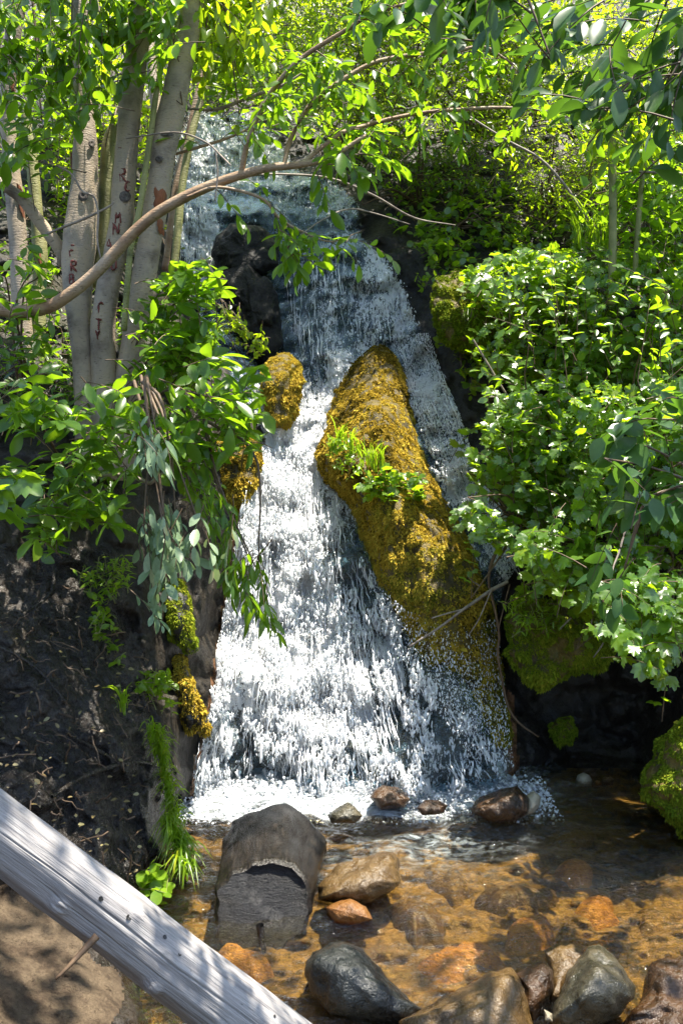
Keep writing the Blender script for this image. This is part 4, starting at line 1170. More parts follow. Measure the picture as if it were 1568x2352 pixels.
def shade_canopy(T, seed, lo, hi, n, start, size=0.09, mat='leaf_mid'):
    """unseen leaf sprays added above the picture, placed to shade what lies below"""
    rng = np.random.default_rng(seed); lo, hi = A(*lo), A(*hi)
    tip = lo + rng.random((n, 3)) * (hi - lo); dv = norm(norm(tip - start) * 0.6 + rng.normal(0, 0.5, (n, 3)))
    st = tip - dv * 0.32; mL, mT = MB(), MB()
    sprays(rng, mL, mT, st, tip, 9, size, 'obov')
    for i in rng.choice(n, 7, replace=False):
        pth = smooth_path([start, start * 0.5 + st[i] * 0.5 + A(0, 0, 0.25), st[i]], 10); tubes(mT, pth, np.linspace(0.022, 0.004, 10), 6)
    mT.build('shade_branches', M['twig'], T); mL.build('shade_foliage', M[mat], T)  # added shading leaves, hung on T though out of view


def trees():
    G = 'trunks of the tree clump on the left'
    def tree(label, pts, d, d1, mat, **kw):
        b = P(pts[-1][0], pts[-1][1], d)
        T = thing('tree', label, 'tree', b, G)
        path = make_trunk(T, pts, d, d1, mat, **kw)
        return T, path
    T, p = tree('thick pale grey tree trunk leaning right, nearest the waterfall, marked by a rusty wound', [(480, -120, 50), (448, 0, 50), (416, 150, 57), (385, 300, 57), (362, 450, 54), (336, 600, 52), (312, 740, 52), (292, 870, 55), (282, 980, 58), (278, 1100, 64)], 4.25, 4.0, 'bark_gray',
                wounds=[[(352, 425), (382, 432), (384, 470), (372, 485), (356, 480)], [(358, 500), (376, 505), (378, 545), (366, 540)]], scars=[(366, 366, 9, 7), (385, 310, 16, 4)])
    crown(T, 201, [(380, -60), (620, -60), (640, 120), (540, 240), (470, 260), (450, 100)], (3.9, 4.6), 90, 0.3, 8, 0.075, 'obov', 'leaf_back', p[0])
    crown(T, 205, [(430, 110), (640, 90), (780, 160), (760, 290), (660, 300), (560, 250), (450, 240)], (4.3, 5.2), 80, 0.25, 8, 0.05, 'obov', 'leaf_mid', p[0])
    shade_canopy(T, 231, (-0.9, 6.0, 6.2), (1.9, 7.4, 6.9), 500, p[0])  # unseen leaves added to throw shade on the upper fall
    T, p = tree('grey tree trunk with the most red letters carved one above another', [(345, -120, 42), (335, 0, 44), (318, 100, 48), (304, 200, 53), (292, 350, 51), (279, 500, 54), (262, 600, 53), (248, 666, 54), (236, 766, 57), (240, 860, 58), (243, 980, 60), (245, 1100, 64)], 4.2, 4.1, 'bark_gray',
                letters=[('I', 276, 320, 22, 14), ('F', 275, 355, 30, 14), ('R', 283, 402, 30, 18), ('C', 294, 428, 24, 16), ('M', 271, 500, 24, 16), ('N', 268, 525, 26, 22), ('A', 251, 562, 26, 18), ('U', 262, 603, 36, 20), ('r', 231, 706, 24, 16), ('T', 227, 745, 26, 20), ('Y', 225, 769, 20, 14)],
                wounds=[[(266, 312), (278, 312), (276, 395), (268, 392)]], scars=[(288, 452, 14, 13)])
    crown(T, 202, [(230, -60), (420, -60), (400, 80), (340, 220), (250, 160)], (3.7, 4.1), 46, 0.28, 8, 0.075, 'obov', 'leaf_mid', p[0])
    shade_canopy(T, 232, (-1.3, 2.3, 5.0), (0.25, 3.3, 5.6), 85, p[0])  # leaves added out of view to shade the left bank
    T, p = tree('forked grey tree trunk carved with the letters F R B', [(178, -120, 34), (185, 50, 38), (190, 150, 42), (195, 275, 47), (197, 350, 54), (193, 450, 64), (183, 550, 74), (178, 616, 72), (181, 716, 60), (190, 800, 50), (198, 900, 54), (205, 1100, 60)], 4.2, 4.25, 'bark_gray',
                letters=[('F', 166, 576, 26, 14), ('R', 170, 611, 24, 18), ('B', 166, 641, 22, 15)],
                wounds=[[(161, 330), (172, 326), (176, 380), (178, 425), (168, 440), (163, 400)]], scars=[(192, 450, 12, 13), (212, 330, 8, 10)])
    mb = MB(); fp = smooth_path(trunk_path([(262, 290, 22), (250, 330, 30), (247, 400, 36), (246, 480, 36), (240, 560, 34), (215, 660, 30)], 4.32, 4.3), 30); tubes(mb, fp[:, :3], fp[:, 3], 16)
    mb.build('fork_stem', M['bark_yellow'], T)
    crown(T, 203, [(60, -60), (250, -60), (270, 120), (220, 300), (90, 260), (60, 100)], (3.6, 4.1), 60, 0.28, 8, 0.075, 'obov', 'leaf_mid', p[0])
    shade_canopy(T, 233, (-0.8, 1.4, 4.9), (0.45, 2.3, 5.4), 62, p[0])  # added overhead leaves, unseen, dappling the log and near ground
    T, p = tree('shaded grey brown tree trunk at the far left edge', [(60, -120, 32), (44, 0, 34), (30, 100, 36), (18, 250, 34), (28, 400, 38), (42, 550, 40), (50, 700, 42), (55, 800, 46), (60, 1000, 50)], 4.4, 4.4, 'bark_gray', wounds=[[(22, 180), (34, 185), (34, 215), (24, 215)], [(40, 420), (56, 440), (58, 500), (44, 480)]])
    mb = MB(); fp = smooth_path(trunk_path([(-60, 380, 20), (0, 420, 24), (50, 456, 26), (92, 510, 28), (138, 572, 30), (150, 610, 30)], 4.3, 4.1), 24); tubes(mb, fp[:, :3], fp[:, 3], 14)
    mb.build('branch', M['bark_gray'], T)
    crown(T, 204, [(-40, -60), (100, -60), (110, 200), (60, 420), (-40, 460)], (3.7, 4.2), 50, 0.28, 8, 0.08, 'obov', 'leaf_mid', p[0])
    T, p = tree('narrow greenish brown tree trunk between the far left trunk and the forked one', [(60, 250, 22), (72, 350, 26), (85, 480, 28), (92, 600, 32), (90, 700, 30), (88, 790, 32), (88, 960, 34)], 4.5, 4.6, 'bark_yellow', wounds=[[(84, 570), (96, 575), (98, 620), (88, 615)]])
    T, p = tree('slim grey tree trunk behind, showing between lettered trunk and rusty wound trunk', [(330, -40, 18), (340, 60, 20), (348, 150, 24), (358, 230, 26), (362, 330, 26), (352, 450, 26)], 4.6, 4.7, 'bark_gray')
    T, p = tree('slim olive green pole crossing in front of the trunk with the rusty wound', [(440, -60, 10), (415, 40, 11), (372, 150, 12), (346, 310, 13), (322, 475, 14), (300, 575, 14), (285, 760, 15)], 4.05, 4.0, 'bark_yellow')
    T, p = tree('slender olive stem fanning right behind the rusty wound trunk', [(545, -60, 14), (515, 40, 15), (478, 180, 16), (445, 290, 17), (420, 420, 17), (400, 620, 18)], 4.7, 4.9, 'bark_yellow')
    T, p = tree('brown slender stem rising nearly straight just right of the rusty wound trunk', [(500, -60, 12), (480, 60, 13), (462, 180, 14), (440, 280, 14), (405, 420, 15), (380, 620, 16)], 4.8, 4.9, 'bark_limb')
    # limb that sweeps across the picture
    pts = [(-120, 690, 34), (0, 711, 31), (50, 716, 30), (110, 706, 29), (160, 676, 28), (210, 636, 27), (265, 580, 27), (310, 532, 26), (360, 490, 25), (430, 450, 24), (500, 420, 22), (560, 400, 20), (620, 385, 18), (690, 378, 15), (760, 360, 11), (840, 310, 8)]
    T = thing('overhanging_limb', 'long reddish limb sweeping from the left edge across the trunks and over the fall', 'branch', P(-120, 690, 3.75), None)
    pa = smooth_path(trunk_path(pts, 3.6, 3.75)[::1], 60); mb = MB(); tubes(mb, pa[:, :3], pa[:, 3], 16); mb.build('main_limb', M['bark_limb'], T)
    side = [([(555, 395, 13), (568, 330, 13), (600, 250, 13), (645, 182, 12), (700, 128, 11), (784, 75, 10), (860, 30, 8), (934, 8, 7)], 3.65, 3.4),
            ([(652, 385, 10), (665, 325, 11), (712, 240, 11), (784, 185, 11), (850, 147, 10), (909, 132, 10), (984, 122, 9), (1054, 117, 8), (1110, 106, 6), (1180, 150, 5)], 3.65, 3.7),
            ([(690, 378, 9), (784, 305, 9), (834, 290, 9), (909, 270, 9), (984, 257, 8), (1054, 252, 8), (1134, 247, 7), (1210, 250, 5), (1300, 262, 3)], 3.65, 4.0),
            ([(430, 452, 6), (500, 430, 7), (600, 455, 7), (640, 500, 6), (690, 530, 5), (760, 555, 3), (830, 530, 2)], 3.6, 3.7),
            ([(560, 405, 5), (640, 400, 5), (760, 410, 5), (860, 450, 5), (950, 500, 4), (1045, 517, 2)], 3.65, 4.4),
            ([(690, 540, 3), (740, 505, 3), (800, 480, 4), (860, 490, 3), (940, 515, 2)], 3.6, 4.0),
            ([(430, 250, 5), (500, 250, 8), (575, 222, 8), (650, 195, 6), (720, 150, 4)], 4.3, 4.3),
            ([(400, 355, 6), (450, 340, 7), (520, 318, 6), (570, 295, 4), (640, 250, 3)], 4.2, 4.2),
            ([(290, 318, 3), (400, 304, 4), (470, 325, 4), (510, 360, 4), (530, 380, 3)], 3.9, 3.7),
            ([(495, 350, 4), (500, 400, 4), (494, 460, 3)], 3.6, 3.6)]
    BR = []
    for pt, d, d1 in side:
        pp = smooth_path(trunk_path(pt, d1, d), 30); mb = MB(); tubes(mb, pp[:, :3], pp[:, 3], 9); BR.append(mb.build('side_branch', M['bark_limb'] if pt[0][2] > 5 else M['twig_pale'], T))
    rng = np.random.default_rng(301)
    def along(b, pt, d, d1, n, tl, nl, size, down=0.4):
        mL, mT = MB(), MB()
        pp = smooth_path(trunk_path(pt, d1, d), 40)[:, :3]; i = rng.integers(6, 40, n)
        st = pp[i]; dv = norm(rng.normal(0, 1, (n, 3)) * A(1, 0.8, 0.7) + A(0.4, -0.1, -down))
        sprays(rng, mL, mT, st, st + dv * (tl * rng.uniform(0.5, 1.3, n))[:, None], nl, size, 'obov', tilt=0.5)
        for o in (mT.build('twigs', M['twig'], T), mL.build('foliage', M['leaf_mid'], T)):
            if b is not None: o.parent = b
    along(BR[0], *side[0], 30, 0.2, 7, 0.062); along(BR[1], *side[1], 40, 0.22, 7, 0.06, 0.3); along(BR[2], *side[2], 32, 0.2, 7, 0.06, 0.3); along(BR[3], *side[3], 12, 0.2, 6, 0.062, 0.7); along(BR[7], *side[7], 8, 0.2, 6, 0.07)
    along(BR[3], [(625, 480, 3), (640, 520, 3), (655, 560, 2), (690, 600, 2)], 3.6, 3.55, 9, 0.12, 6, 0.07, 0.6)
    along(None, [(690, 380, 3), (730, 385, 3), (770, 370, 2), (830, 350, 2)], 3.5, 3.5, 10, 0.14, 6, 0.085, 0.5)


trees()

# ------------------------------------------------------------------ shrubs and herbs
GL = 'leafy shrubs on the left bank'
plant('shrub', 'dense broad leaved shrub hiding the bases of the carved trunks', 'shrub', P(250, 1000, 4.2), [(350, 640), (420, 600), (490, 620), (510, 660), (480, 760), (500, 840), (420, 900), (330, 890), (345, 760)], (3.6, 4.1), 85, 0.17, 7, 0.08, 'obov', 'leaf_mid', 11, GL, 8)
plant('shrub', 'broad leaved shrub hanging over the black bank at the left', 'shrub', P(150, 1050, 3.9), [(30, 880), (110, 850), (200, 890), (300, 900), (360, 940), (400, 1010), (300, 1110), (270, 1230), (170, 1200), (60, 1260), (70, 1150), (0, 1040), (0, 900)], (3.1, 3.7), 85, 0.18, 7, 0.086, 'obov', 'leaf_mid', 12, GL, 7)
plant('shrub', 'blue green leaved shrub reaching over the small left side fall', 'shrub', P(330, 1010, 4.1), [(380, 850), (480, 800), (560, 830), (610, 900), (620, 970), (540, 1000), (520, 1090), (470, 1150), (400, 1100), (370, 960)], (3.3, 3.9), 62, 0.19, 7, 0.086, 'obov', 'leaf_mid', 13, GL, 6)
plant('shrub', 'leafy shoots between the far left trunk and the forked trunk', 'shrub', P(60, 900, 4.2), [(-60, 560), (60, 560), (110, 620), (120, 780), (60, 850), (-60, 860)], (3.5, 4.1), 26, 0.18, 7, 0.075, 'obov', 'leaf_mid', 14, GL, 5)
plant('drooping_branch', 'drooping branch with pale leaf undersides hanging before the left edge of the fall', 'branch', P(320, 860, 3.6), [(300, 1220), (400, 1200), (520, 1240), (520, 1310), (470, 1320), (390, 1320), (375, 1460), (345, 1420), (320, 1310)], (3.15, 3.35), 24, 0.17, 7, 0.062, 'obov', 'leaf_pale', 15, None, 4, off=A(0, 0, -0.5), droop=0.8, arch=0.05)
plant('drooping_branch', 'green leafy twigs dangling over the white water left of centre', 'branch', P(470, 950, 3.7), [(470, 1130), (540, 1200), (560, 1330), (640, 1400), (650, 1470), (600, 1440), (520, 1440), (500, 1330)], (3.35, 3.6), 26, 0.2, 7, 0.075, 'lance', 'leaf_mid', 16, None, 4, off=A(0, 0, -0.5), droop=0.7, arch=0.05)
plant('drooping_branch', 'small pale hanging spray below the middle of the left shrub', 'branch', P(330, 870, 3.4), [(315, 1000), (370, 1000), (400, 1090), (350, 1100), (320, 1060)], (3.1, 3.2), 9, 0.15, 6, 0.07, 'lance', 'leaf_pale', 17, None, 2, off=A(0, 0, -0.5), droop=0.8)
plant('shrub', 'thin twig with tiny yellow leaves reaching over the golden moss knob', 'shrub', P(470, 690, 5.2), [(520, 720), (560, 745), (620, 800), (640, 810), (600, 830), (545, 770)], (5.0, 5.2), 26, 0.14, 8, 0.034, 'oval', 'leaf_back', 18, None, 5, stem_r=0.004)

GB = 'sunlit trees and shrubs on the slope above the fall'
def back(label, poly, d, n, seed, base, mat='leaf_back', size=0.075, kind='lance', name='background_shrub', nl=9, tl=0.4, stems=10, **kw):
    plant(name, label, 'shrub', P(*base), poly, d, n, tl, nl, size, kind, mat, seed, GB, stems, stem_r=0.014, **kw)
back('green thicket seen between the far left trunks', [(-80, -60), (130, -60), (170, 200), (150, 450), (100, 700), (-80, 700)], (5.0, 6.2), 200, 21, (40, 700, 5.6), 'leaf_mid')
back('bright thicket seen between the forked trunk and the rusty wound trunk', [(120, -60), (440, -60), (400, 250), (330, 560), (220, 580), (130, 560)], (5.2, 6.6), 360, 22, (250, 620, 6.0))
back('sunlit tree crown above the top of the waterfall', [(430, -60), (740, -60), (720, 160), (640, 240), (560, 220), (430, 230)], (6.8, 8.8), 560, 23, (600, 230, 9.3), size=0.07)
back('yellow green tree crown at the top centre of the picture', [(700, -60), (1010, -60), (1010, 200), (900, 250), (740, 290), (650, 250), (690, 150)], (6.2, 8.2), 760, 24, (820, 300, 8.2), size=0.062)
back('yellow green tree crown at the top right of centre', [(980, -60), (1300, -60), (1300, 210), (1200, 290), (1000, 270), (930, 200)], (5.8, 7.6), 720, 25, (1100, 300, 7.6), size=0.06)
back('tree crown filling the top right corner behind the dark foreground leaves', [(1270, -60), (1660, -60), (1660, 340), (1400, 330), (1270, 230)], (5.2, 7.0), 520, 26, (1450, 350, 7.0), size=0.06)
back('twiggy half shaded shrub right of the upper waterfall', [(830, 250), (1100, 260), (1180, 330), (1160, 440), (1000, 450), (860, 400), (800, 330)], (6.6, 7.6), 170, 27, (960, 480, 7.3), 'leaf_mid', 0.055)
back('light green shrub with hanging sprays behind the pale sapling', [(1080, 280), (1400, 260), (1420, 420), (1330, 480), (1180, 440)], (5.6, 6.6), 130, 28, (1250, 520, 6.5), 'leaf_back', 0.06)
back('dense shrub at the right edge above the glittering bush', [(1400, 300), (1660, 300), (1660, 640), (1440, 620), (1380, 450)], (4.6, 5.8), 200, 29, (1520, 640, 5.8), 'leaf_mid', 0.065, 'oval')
# ground plants on the shaded right slope
plant('ground_cover', 'low dark green plants covering the shaded slope right of the fall', 'ground plants', P(1050, 520, 6.8), [(870, 420), (1000, 400), (1200, 420), (1380, 480), (1400, 600), (1260, 620), (1100, 560), (1050, 620), (960, 560), (880, 500)], (5, 5), 240, 0.15, 6, 0.05, 'round', 'leaf_currant', 41, None, 12, follow=(0.03, 0.25))
plant('ground_cover', 'sunlit low plants covering the upper slope under the tree crowns', 'ground plants', P(1150, 300, 7.9), [(620, 180), (900, 140), (1300, 140), (1600, 200), (1600, 460), (1300, 440), (1000, 420), (830, 380), (720, 320)], (5, 5), 520, 0.2, 7, 0.06, 'lance', 'leaf_back', 42, None, 10, follow=(0.0, 0.4))
plant('ground_cover', 'leafy undergrowth between and behind the carved trunks', 'ground plants', P(150, 900, 4.6), [(-80, 560), (150, 540), (340, 560), (360, 700), (340, 960), (150, 980), (-80, 980)], (5, 5), 170, 0.18, 7, 0.06, 'lance', 'leaf_mid', 43, None, 8, follow=(0.0, 0.2))
GC = 'lobed leaf bushes on the right bank'
def currant(label, poly, d, n, seed, base, size=0.066, kind='lobed', mat='leaf_currant', **kw):
    plant('lobed_leaf_bush', label, 'bush', P(*base), poly, d, n, 0.24, 8, size, kind, mat, seed, GC, 9, up=A(0.0, -0.55, 1.0), tilt=0.5, **kw)
currant('glittering top of the lobed leaf bush beside the mossy rock', [(1080, 600), (1200, 570), (1330, 570), (1360, 760), (1300, 880), (1130, 880), (1070, 800), (1120, 720)], (4.9, 5.9), 230, 51, (1300, 1000, 5.6), 0.06)
currant('glittering lobed leaf bush around the sapling at the right edge', [(1330, 580), (1640, 580), (1640, 900), (1480, 960), (1300, 900)], (4.6, 5.7), 250, 52, (1480, 1050, 5.4), 0.06)
currant('bright lobed leaf bush touching the right hand water curtain', [(1080, 980), (1140, 880), (1320, 860), (1360, 1050), (1330, 1230), (1190, 1230), (1160, 1160), (1090, 1080)], (4.4, 5.1), 200, 53, (1320, 1300, 5.0), 0.058)
currant('large lobed leaf bush in the middle of the right edge', [(1320, 880), (1640, 880), (1640, 1240), (1450, 1300), (1320, 1230)], (3.9, 4.8), 240, 54, (1500, 1350, 4.9), 0.058)
currant('lower lobed leaf bush hanging over the moss lip and dark hollow', [(1190, 1220), (1330, 1220), (1450, 1290), (1450, 1400), (1400, 1440), (1290, 1350), (1200, 1320)], (3.9, 4.4), 90, 55, (1380, 1300, 4.9), 0.058)
currant('lobed leaf sprays drooping lowest at the right above the dark hollow', [(1380, 1380), (1500, 1290), (1640, 1280), (1640, 1520), (1510, 1560), (1440, 1530), (1400, 1450)], (3.5, 4.0), 70, 56, (1560, 1300, 4.6), 0.06)
plant('shrub', 'airy sprays with narrow leaves rising out of the lobed leaf bushes', 'shrub', P(1450, 1200, 5.0), [(1090, 600), (1220, 560), (1400, 560), (1640, 620), (1640, 1100), (1450, 1150), (1300, 1050), (1130, 960), (1080, 800)], (4.0, 4.9), 75, 0.34, 9, 0.055, 'obov', 'leaf_currant', 60, None, 10, up=A(0.0, -0.6, 1.0), tilt=0.5, lean=0.9, off=A(-0.1, -0.2, 0.2))
plant('ground_cover', 'small leaves on the dark rock wall right beside the upper fall', 'ground plants', P(1060, 800, 6.0), [(930, 520), (1000, 540), (1100, 560), (1130, 700), (1120, 900), (1070, 920), (1020, 800), (970, 660)], (5, 5), 85, 0.12, 6, 0.045, 'round', 'leaf_currant', 44, None, 6, follow=(0.05, 0.25))
currant('few lobed leaves reaching left over the veil on the moss ridge', [(1040, 1180), (1130, 1160), (1170, 1220), (1160, 1260), (1080, 1250)], (4.3, 4.5), 14, 57, (1200, 1220, 4.7), 0.06)
plant('broad_leaf_branch', 'branch of large ribbed oval leaves shining white at the right edge', 'branch', P(1700, 1150, 3.2), [(1370, 980), (1480, 920), (1640, 880), (1640, 1180), (1500, 1200), (1400, 1150)], (2.8, 3.2), 26, 0.22, 6, 0.095, 'oval', 'leaf_dark', 58, None, 6)
plant('broad_leaf_branch', 'few round toothed leaves hanging on a grey twig over the dark hollow', 'branch', P(1500, 1150, 3.4), [(1340, 1330), (1400, 1300), (1440, 1350), (1430, 1420), (1380, 1390)], (3.3, 3.5), 5, 0.2, 4, 0.09, 'oval', 'leaf_dark', 59, None, 2, off=A(0, 0, -0.4))
FB = plant('foreground_branch', 'dark glossy leaved branch hanging close to the camera at the top right', 'branch', P(1750, -80, 2.0), [(1160, -40), (1640, -40), (1640, 300), (1480, 340), (1300, 290), (1190, 230), (1120, 90)], (1.75, 2.3), 50, 0.17, 7, 0.066, 'obov', 'leaf_dark', 61, None, 8, stem_r=0.006)
plant('foreground_branch', 'dark glossy leaf sprays hanging close to the camera at top centre', 'branch', P(1100, -150, 2.0), [(780, -40), (1160, -40), (1180, 110), (1000, 90), (930, 110), (820, 60)], (1.75, 2.2), 24, 0.15, 7, 0.064, 'obov', 'leaf_dark', 62, None, 5, stem_r=0.005)

shade_canopy(FB, 234, (0.5, 1.7, 4.7), (3.2, 3.5, 5.3), 42, P(1750, -80, 2.0), 0.10)  # unseen sprays added to dapple the pool with shade

plant('shrub', 'leafy shrub growing just beyond the right edge over the moss mound', 'shrub', P(1850, 1500, 4.3), [(1620, 400), (1950, 400), (1950, 1500), (1620, 1450)], (4.2, 5.2), 230, 0.26, 8, 0.06, 'lobed', 'leaf_currant', 63, None, 10)

# saplings on the right
def sapling(label, pts, d, mat):
    T = thing('sapling', label, 'sapling', P(pts[-1][0], pts[-1][1], d), 'pale saplings on the right slope')
    pp = smooth_path(trunk_path(pts, d), 30); mb = MB(); tubes(mb, pp[:, :3], pp[:, 3], 12); mb.build('trunk', M[mat], T)
    return T, pp
T, pp = sapling('pale green straight sapling stem at the right, the taller and thicker one', [(1412, 120, 12), (1408, 230, 16), (1404, 330, 18), (1406, 450, 18), (1406, 560, 18), (1402, 700, 18)], 4.7, 'twig_green')
crown(T, 211, [(1330, 200), (1480, 200), (1500, 380), (1420, 400), (1330, 360)], (4.4, 4.8), 26, 0.25, 7, 0.075, 'obov', 'leaf_back', pp[5, :3])
T, pp = sapling('thinner pale sapling leaning right beside the taller sapling', [(1490, 220, 10), (1482, 330, 11), (1472, 430, 12), (1464, 520, 12), (1456, 640, 12)], 4.75, 'twig_green')
crown(T, 212, [(1450, 250), (1560, 230), (1568, 400), (1480, 420)], (4.5, 4.8), 16, 0.22, 7, 0.07, 'obov', 'leaf_back', pp[5, :3])

# dry sticks
def stick(label, segs, mat='twig_pale', name='dry_stick', group='dry sticks around the waterfall'):
    T = thing(name, label, 'stick', P(segs[0][0][0][0], segs[0][0][0][1], segs[0][1]), group)
    for i, (pt, d, d1) in enumerate(segs):
        pp = smooth_path(trunk_path(pt, d1, d), 24); mb = MB(); tubes(mb, pp[:, :3], pp[:, 3], 7)
        mb.build('main_stick' if i == 0 else 'side_twig', M[mat], T)
stick('pale dry stick leaning over the foot of the golden ridge', [([(1165, 1336, 9), (1130, 1354, 9), (1085, 1385, 8), (1060, 1402, 7), (1010, 1440, 6), (940, 1485, 5)], 4.55, 4.45), ([(1062, 1400, 5), (1030, 1408, 4), (990, 1420, 3)], 4.5, 4.45), ([(1130, 1350, 4), (1100, 1420, 3), (1075, 1460, 2)], 4.5, 4.5), ([(1100, 1345, 4), (1085, 1335, 3), (1075, 1325, 2)], 4.5, 4.45)])
stick('long bent brown stick hanging down into the dark hollow', [([(1140, 1265, 8), (1126, 1300, 8), (1122, 1340, 6), (1136, 1400, 6), (1146, 1460, 6), (1142, 1500, 6), (1152, 1560, 6), (1165, 1620, 6), (1190, 1660, 6), (1236, 1692, 4)], 4.6, 4.7), ([(1170, 1342, 4), (1155, 1400, 3), (1143, 1450, 3)], 4.6, 4.6)], 'twig')
stick('bare grey twig hanging from the shrub at the right edge', [([(1458, 1180, 5), (1435, 1220, 5), (1420, 1270, 5), (1408, 1300, 4), (1404, 1325, 3)], 3.6, 3.5)])
stick('thin bare twig sticking out beside the right hand water curtain', [([(1086, 780, 4), (1110, 820, 5), (1140, 870, 5), (1165, 910, 5), (1200, 960, 4)], 4.9, 4.9), ([(1162, 908, 3), (1130, 912, 3), (1113, 911, 2)], 4.9, 4.85)])
stick('forked grey twigs below the lobed leaf bush over the hollow', [([(1400, 1410, 5), (1392, 1440, 5), (1385, 1475, 4), (1362, 1510, 3)], 4.2, 4.15), ([(1310, 1420, 4), (1290, 1440, 4), (1286, 1445, 3)], 4.2, 4.15), ([(1320, 1330, 4), (1350, 1360, 5), (1360, 1400, 4), (1355, 1450, 3)], 4.2, 4.2)])
stick('long bright bare branch slanting down through the light green shrub', [([(1050, 250, 4), (1160, 320, 5), (1240, 365, 6), (1300, 430, 6), (1340, 490, 6), (1390, 550, 6)], 5.4, 5.3)], 'twig_pale')
stick('horizontal bare branch crossing the saplings at the right edge', [([(1640, 402, 7), (1540, 398, 7), (1480, 395, 6), (1440, 395, 5), (1418, 400, 4)], 4.6, 4.7)], 'twig_pale')
stick('thin red twig looping in front of the lettered trunks', [([(90, 545, 5), (150, 520, 6), (200, 500, 6), (250, 475, 5), (262, 465, 4)], 3.95, 3.95), ([(130, 380, 4), (165, 400, 5), (190, 440, 5), (215, 450, 5), (226, 490, 5), (224, 550, 5), (232, 595, 3)], 3.9, 3.9)], 'twig_pale')
stick('bare vertical stem rising in the left shrub', [([(331, 870, 6), (340, 960, 7), (360, 1060, 7), (372, 1140, 6), (376, 1180, 4)], 3.25, 3.2)], 'twig')
stick('bare arched root like branch under the left shrub', [([(220, 1095, 6), (270, 1090, 9), (320, 1100, 10), (345, 1110, 9), (370, 1090, 8), (420, 1085, 6)], 3.6, 3.6)], 'twig_pale')

# grass and herbs
GG = 'grass tufts on the banks'
grass('grass_tuft', 'strip of bright grass edging the left bank beside the pool', [P(352, 1690, 3.72), P(375, 1760, 3.8), P(390, 1850, 3.78), P(410, 1930, 3.8), P(420, 2010, 3.55)] , 0.20, 520, 0.0042, 71, GG, 0.30, A(0.05, -0.25, -0.35))
grass('grass_tuft', 'thick hanging grass at the lower end of the left bank', [P(385, 1900, 3.6), P(415, 1960, 3.5), P(430, 2010, 3.4)], 0.22, 320, 0.004, 72, GG, 0.35, A(0.05, -0.2, -0.6))
grass('grass_tuft', 'small grass tuft alone on top of the black left bank', [P(283, 1630, 3.55)], 0.17, 26, 0.0045, 73, GG, 0.35)
grass('grass_tuft', 'sunlit grass behind the broad leaved shrub left of the fall', [P(400, 900, 4.6), P(450, 880, 4.7), P(480, 850, 4.8)], 0.42, 260, 0.005, 74, GG, 0.3)
grass('grass_tuft', 'grass growing out of the golden moss ridge', [P(760, 1050, 5.1), P(790, 1020, 5.1), P(860, 1080, 5.0), P(880, 1060, 5.0)], 0.22, 90, 0.004, 75, GG, 0.35)
grass('grass_tuft', 'long thin grass hanging over the moss lip at the right', [P(1180, 1400, 4.5), P(1230, 1370, 4.5), P(1290, 1360, 4.5)], 0.22, 120, 0.0035, 76, GG, 0.4, A(-0.1, -0.3, -0.5))
grass('grass_tuft', 'grass below the pale sapling on the right slope', [P(1320, 560, 5.4), P(1370, 570, 5.3), P(1400, 580, 5.2)], 0.45, 70, 0.005, 77, GG, 0.45)
grass('grass_tuft', 'few blades at the waterline by the bright moss mound', [P(1470, 1850, 4.0), P(1495, 1820, 4.0)], 0.14, 8, 0.004, 78, GG, 0.4)
grass('grass_tuft', 'grass on the dark green moss rock right of the upper fall', [P(1070, 720, 5.6), P(1110, 780, 5.6)], 0.2, 60, 0.004, 79, GG, 0.3, A(0, -0.2, -0.7))
GH = 'herbs growing on the banks'
def herb(label, poly, d, n, seed, base, size, kind='oval', mat='leaf_mid', **kw):
    plant('herb', label, 'herb', P(*base), poly, d, n, 0.08, 5, size, kind, mat, seed, GH, 4, stem_r=0.003, stem_mat='twig_green', **kw)
herb('bright herb clump hanging on the left bank beside the lower moss rock', [(300, 1545), (385, 1535), (390, 1600), (350, 1660), (330, 1640)], (3.85, 4.0), 40, 81, (340, 1660, 4.05), 0.036, mat='grass')
herb('bright ferny herb below the left shrub', [(190, 1290), (290, 1270), (320, 1350), (240, 1370), (200, 1370)], (3.75, 3.95), 45, 82, (250, 1380, 4.0), 0.04, mat='grass', kind='lance')
herb('line of small bright herbs down the black left bank', [(205, 1370), (235, 1370), (260, 1450), (272, 1530), (255, 1530), (225, 1450)], (3.75, 3.9), 26, 83, (240, 1540, 3.95), 0.036, mat='grass', kind='oval')
herb('round leaved sprout at the lower end of the grass strip', [(325, 1995), (370, 1985), (400, 1985), (380, 2060), (340, 2060)], (3.2, 3.35), 12, 84, (360, 2060, 3.4), 0.045, mat='grass', kind='round')
herb('shiny lobed herb in the middle of the golden moss ridge', [(825, 1090), (900, 1075), (965, 1095), (975, 1130), (900, 1150), (840, 1150)], (4.9, 5.05), 36, 85, (890, 1140, 5.2), 0.052, kind='lobed', mat='leaf_currant')
herb('small bright herb left of the shiny lobed herb on the ridge', [(755, 1000), (800, 985), (835, 1030), (830, 1100), (790, 1090), (760, 1040)], (5.05, 5.2), 40, 86, (795, 1100, 5.35), 0.035, mat='grass')
herb('bright herb on the edge of the moss lip above the hollow', [(1170, 1400), (1250, 1390), (1310, 1420), (1280, 1450), (1200, 1450)], (4.4, 4.5), 32, 87, (1230, 1430, 4.7), 0.042, mat='grass', kind='lance')
herb('herb leaves on the dark green moss rock by the water', [(1060, 610), (1130, 620), (1150, 700), (1110, 720), (1075, 680)], (5.5, 5.65), 26, 88, (1110, 730, 5.8), 0.05, kind='lobed', mat='leaf_currant')
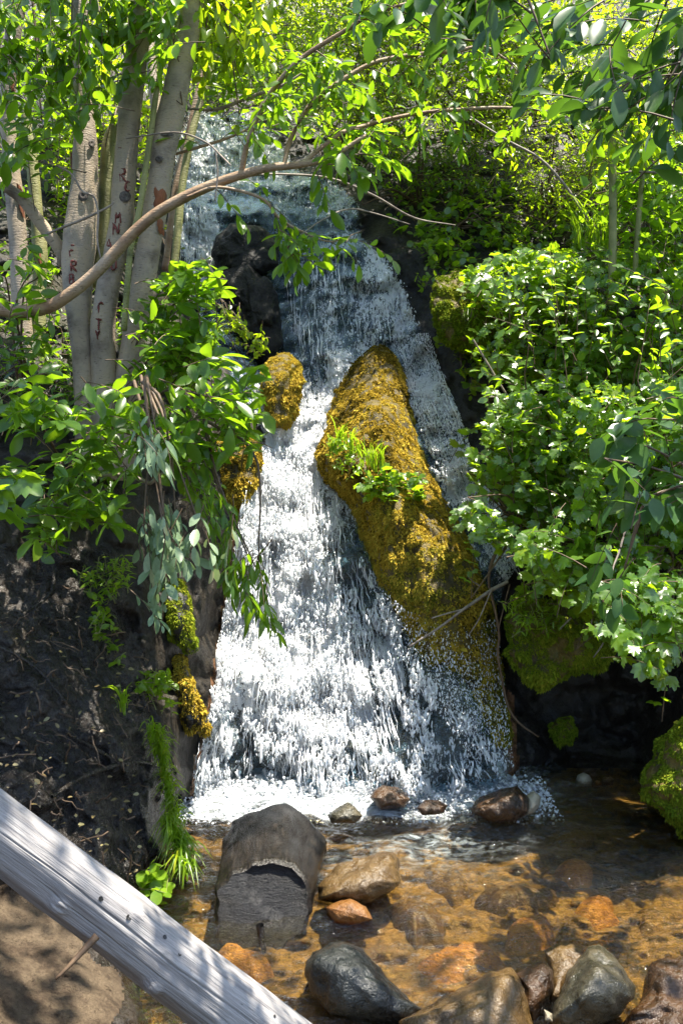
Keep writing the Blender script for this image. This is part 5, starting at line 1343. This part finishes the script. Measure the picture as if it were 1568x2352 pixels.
T = plant('lobed_leaf_bush', 'single big lobed leaves at the far left edge over the black bank', 'bush', P(-120, 1150, 3.2), [(-20, 1050), (50, 1060), (60, 1100), (20, 1190), (-20, 1200)], (3.0, 3.1), 6, 0.15, 3, 0.10, 'lobed', 'leaf_currant', 89, GC, 3)


def litter():
    rng = np.random.default_rng(91)
    poly = [(0, 1420), (200, 1400), (300, 1520), (370, 1700), (380, 1850), (330, 2060), (200, 1980), (60, 1840), (0, 1800)]
    q = sample_poly(rng, poly, 150); p = P(q[:, 0], q[:, 1], TD(q[:, 0], q[:, 1]) - 0.05)
    n = len(p); mb = MB()
    leaves(mb, p, rng.normal(0, 1, (n, 3)) * A(1, 1, 0.3), norm(A(0, -0.5, 1) + rng.normal(0, 0.3, (n, 3))), rng.uniform(0.008, 0.028, n), rng.random(n), 'oval')
    tag(mb.build('leaf_litter', M['litter']), 'dry fallen leaves and bits scattered over the dark left bank', 'litter', kind='stuff')
    for k, (lab, pts) in enumerate([('dark root curving down the top of the black left bank', [(40, 1420, 6), (110, 1370, 9), (125, 1330, 9), (118, 1290, 6)]),
                                    ('long dark root crossing the black bank above the log', [(120, 1830, 9), (180, 1790, 12), (240, 1765, 12), (320, 1750, 8), (370, 1760, 5)]),
                                    ('thin dark root beside the grass strip on the left bank', [(160, 1690, 6), (220, 1720, 8), (280, 1760, 7), (300, 1800, 5)]),
                                    ('knotted root at the top left of the black bank', [(-20, 1480, 10), (30, 1500, 10), (90, 1540, 8), (150, 1610, 5)])]):
        a = np.asarray(pts, float); d = TD0(a[:, 0], a[:, 1]) - 0.04
        w_ = P(a[:, 0], a[:, 1], d); pp = smooth_path(np.concatenate([w_, px_size(a[:, 2:3] / 2, d[:, None])], 1), 24)
        mb = MB(); tubes(mb, pp[:, :3], pp[:, 3] * (1 + 0.2 * fbm(pp[:, :3] * 20, 2, k)), 8)
        tag(mb.build('tree_root', M['bank']), lab, 'root', 'roots on the left bank')


def debris():
    rng = np.random.default_rng(95)
    poly = [(0, 1330), (220, 1330), (330, 1520), (390, 1720), (400, 1900), (340, 2080), (200, 1990), (60, 1840), (0, 1800)]
    q = sample_poly(rng, poly, 100); p = P(q[:, 0], q[:, 1], TD(q[:, 0], q[:, 1]) - 0.05); n = len(p)
    dr = norm(rng.normal(0, 1, (n, 3)) * A(1, 0.5, 0.6)); L = rng.uniform(0.02, 0.13, n)[:, None]
    pa = p[:, None] + dr[:, None] * (L * np.linspace(-0.5, 0.5, 5)[None])[..., None] + rng.normal(0, 0.004, (n, 5, 3))
    mb = MB(); tubes(mb, pa, rng.uniform(0.001, 0.004, n)[:, None] * np.ones((1, 5)), 5)
    tag(mb.build('twig_litter', M['twig']), 'broken twigs and bark bits strewn over the wet left bank', 'litter', kind='stuff')


litter()
debris()
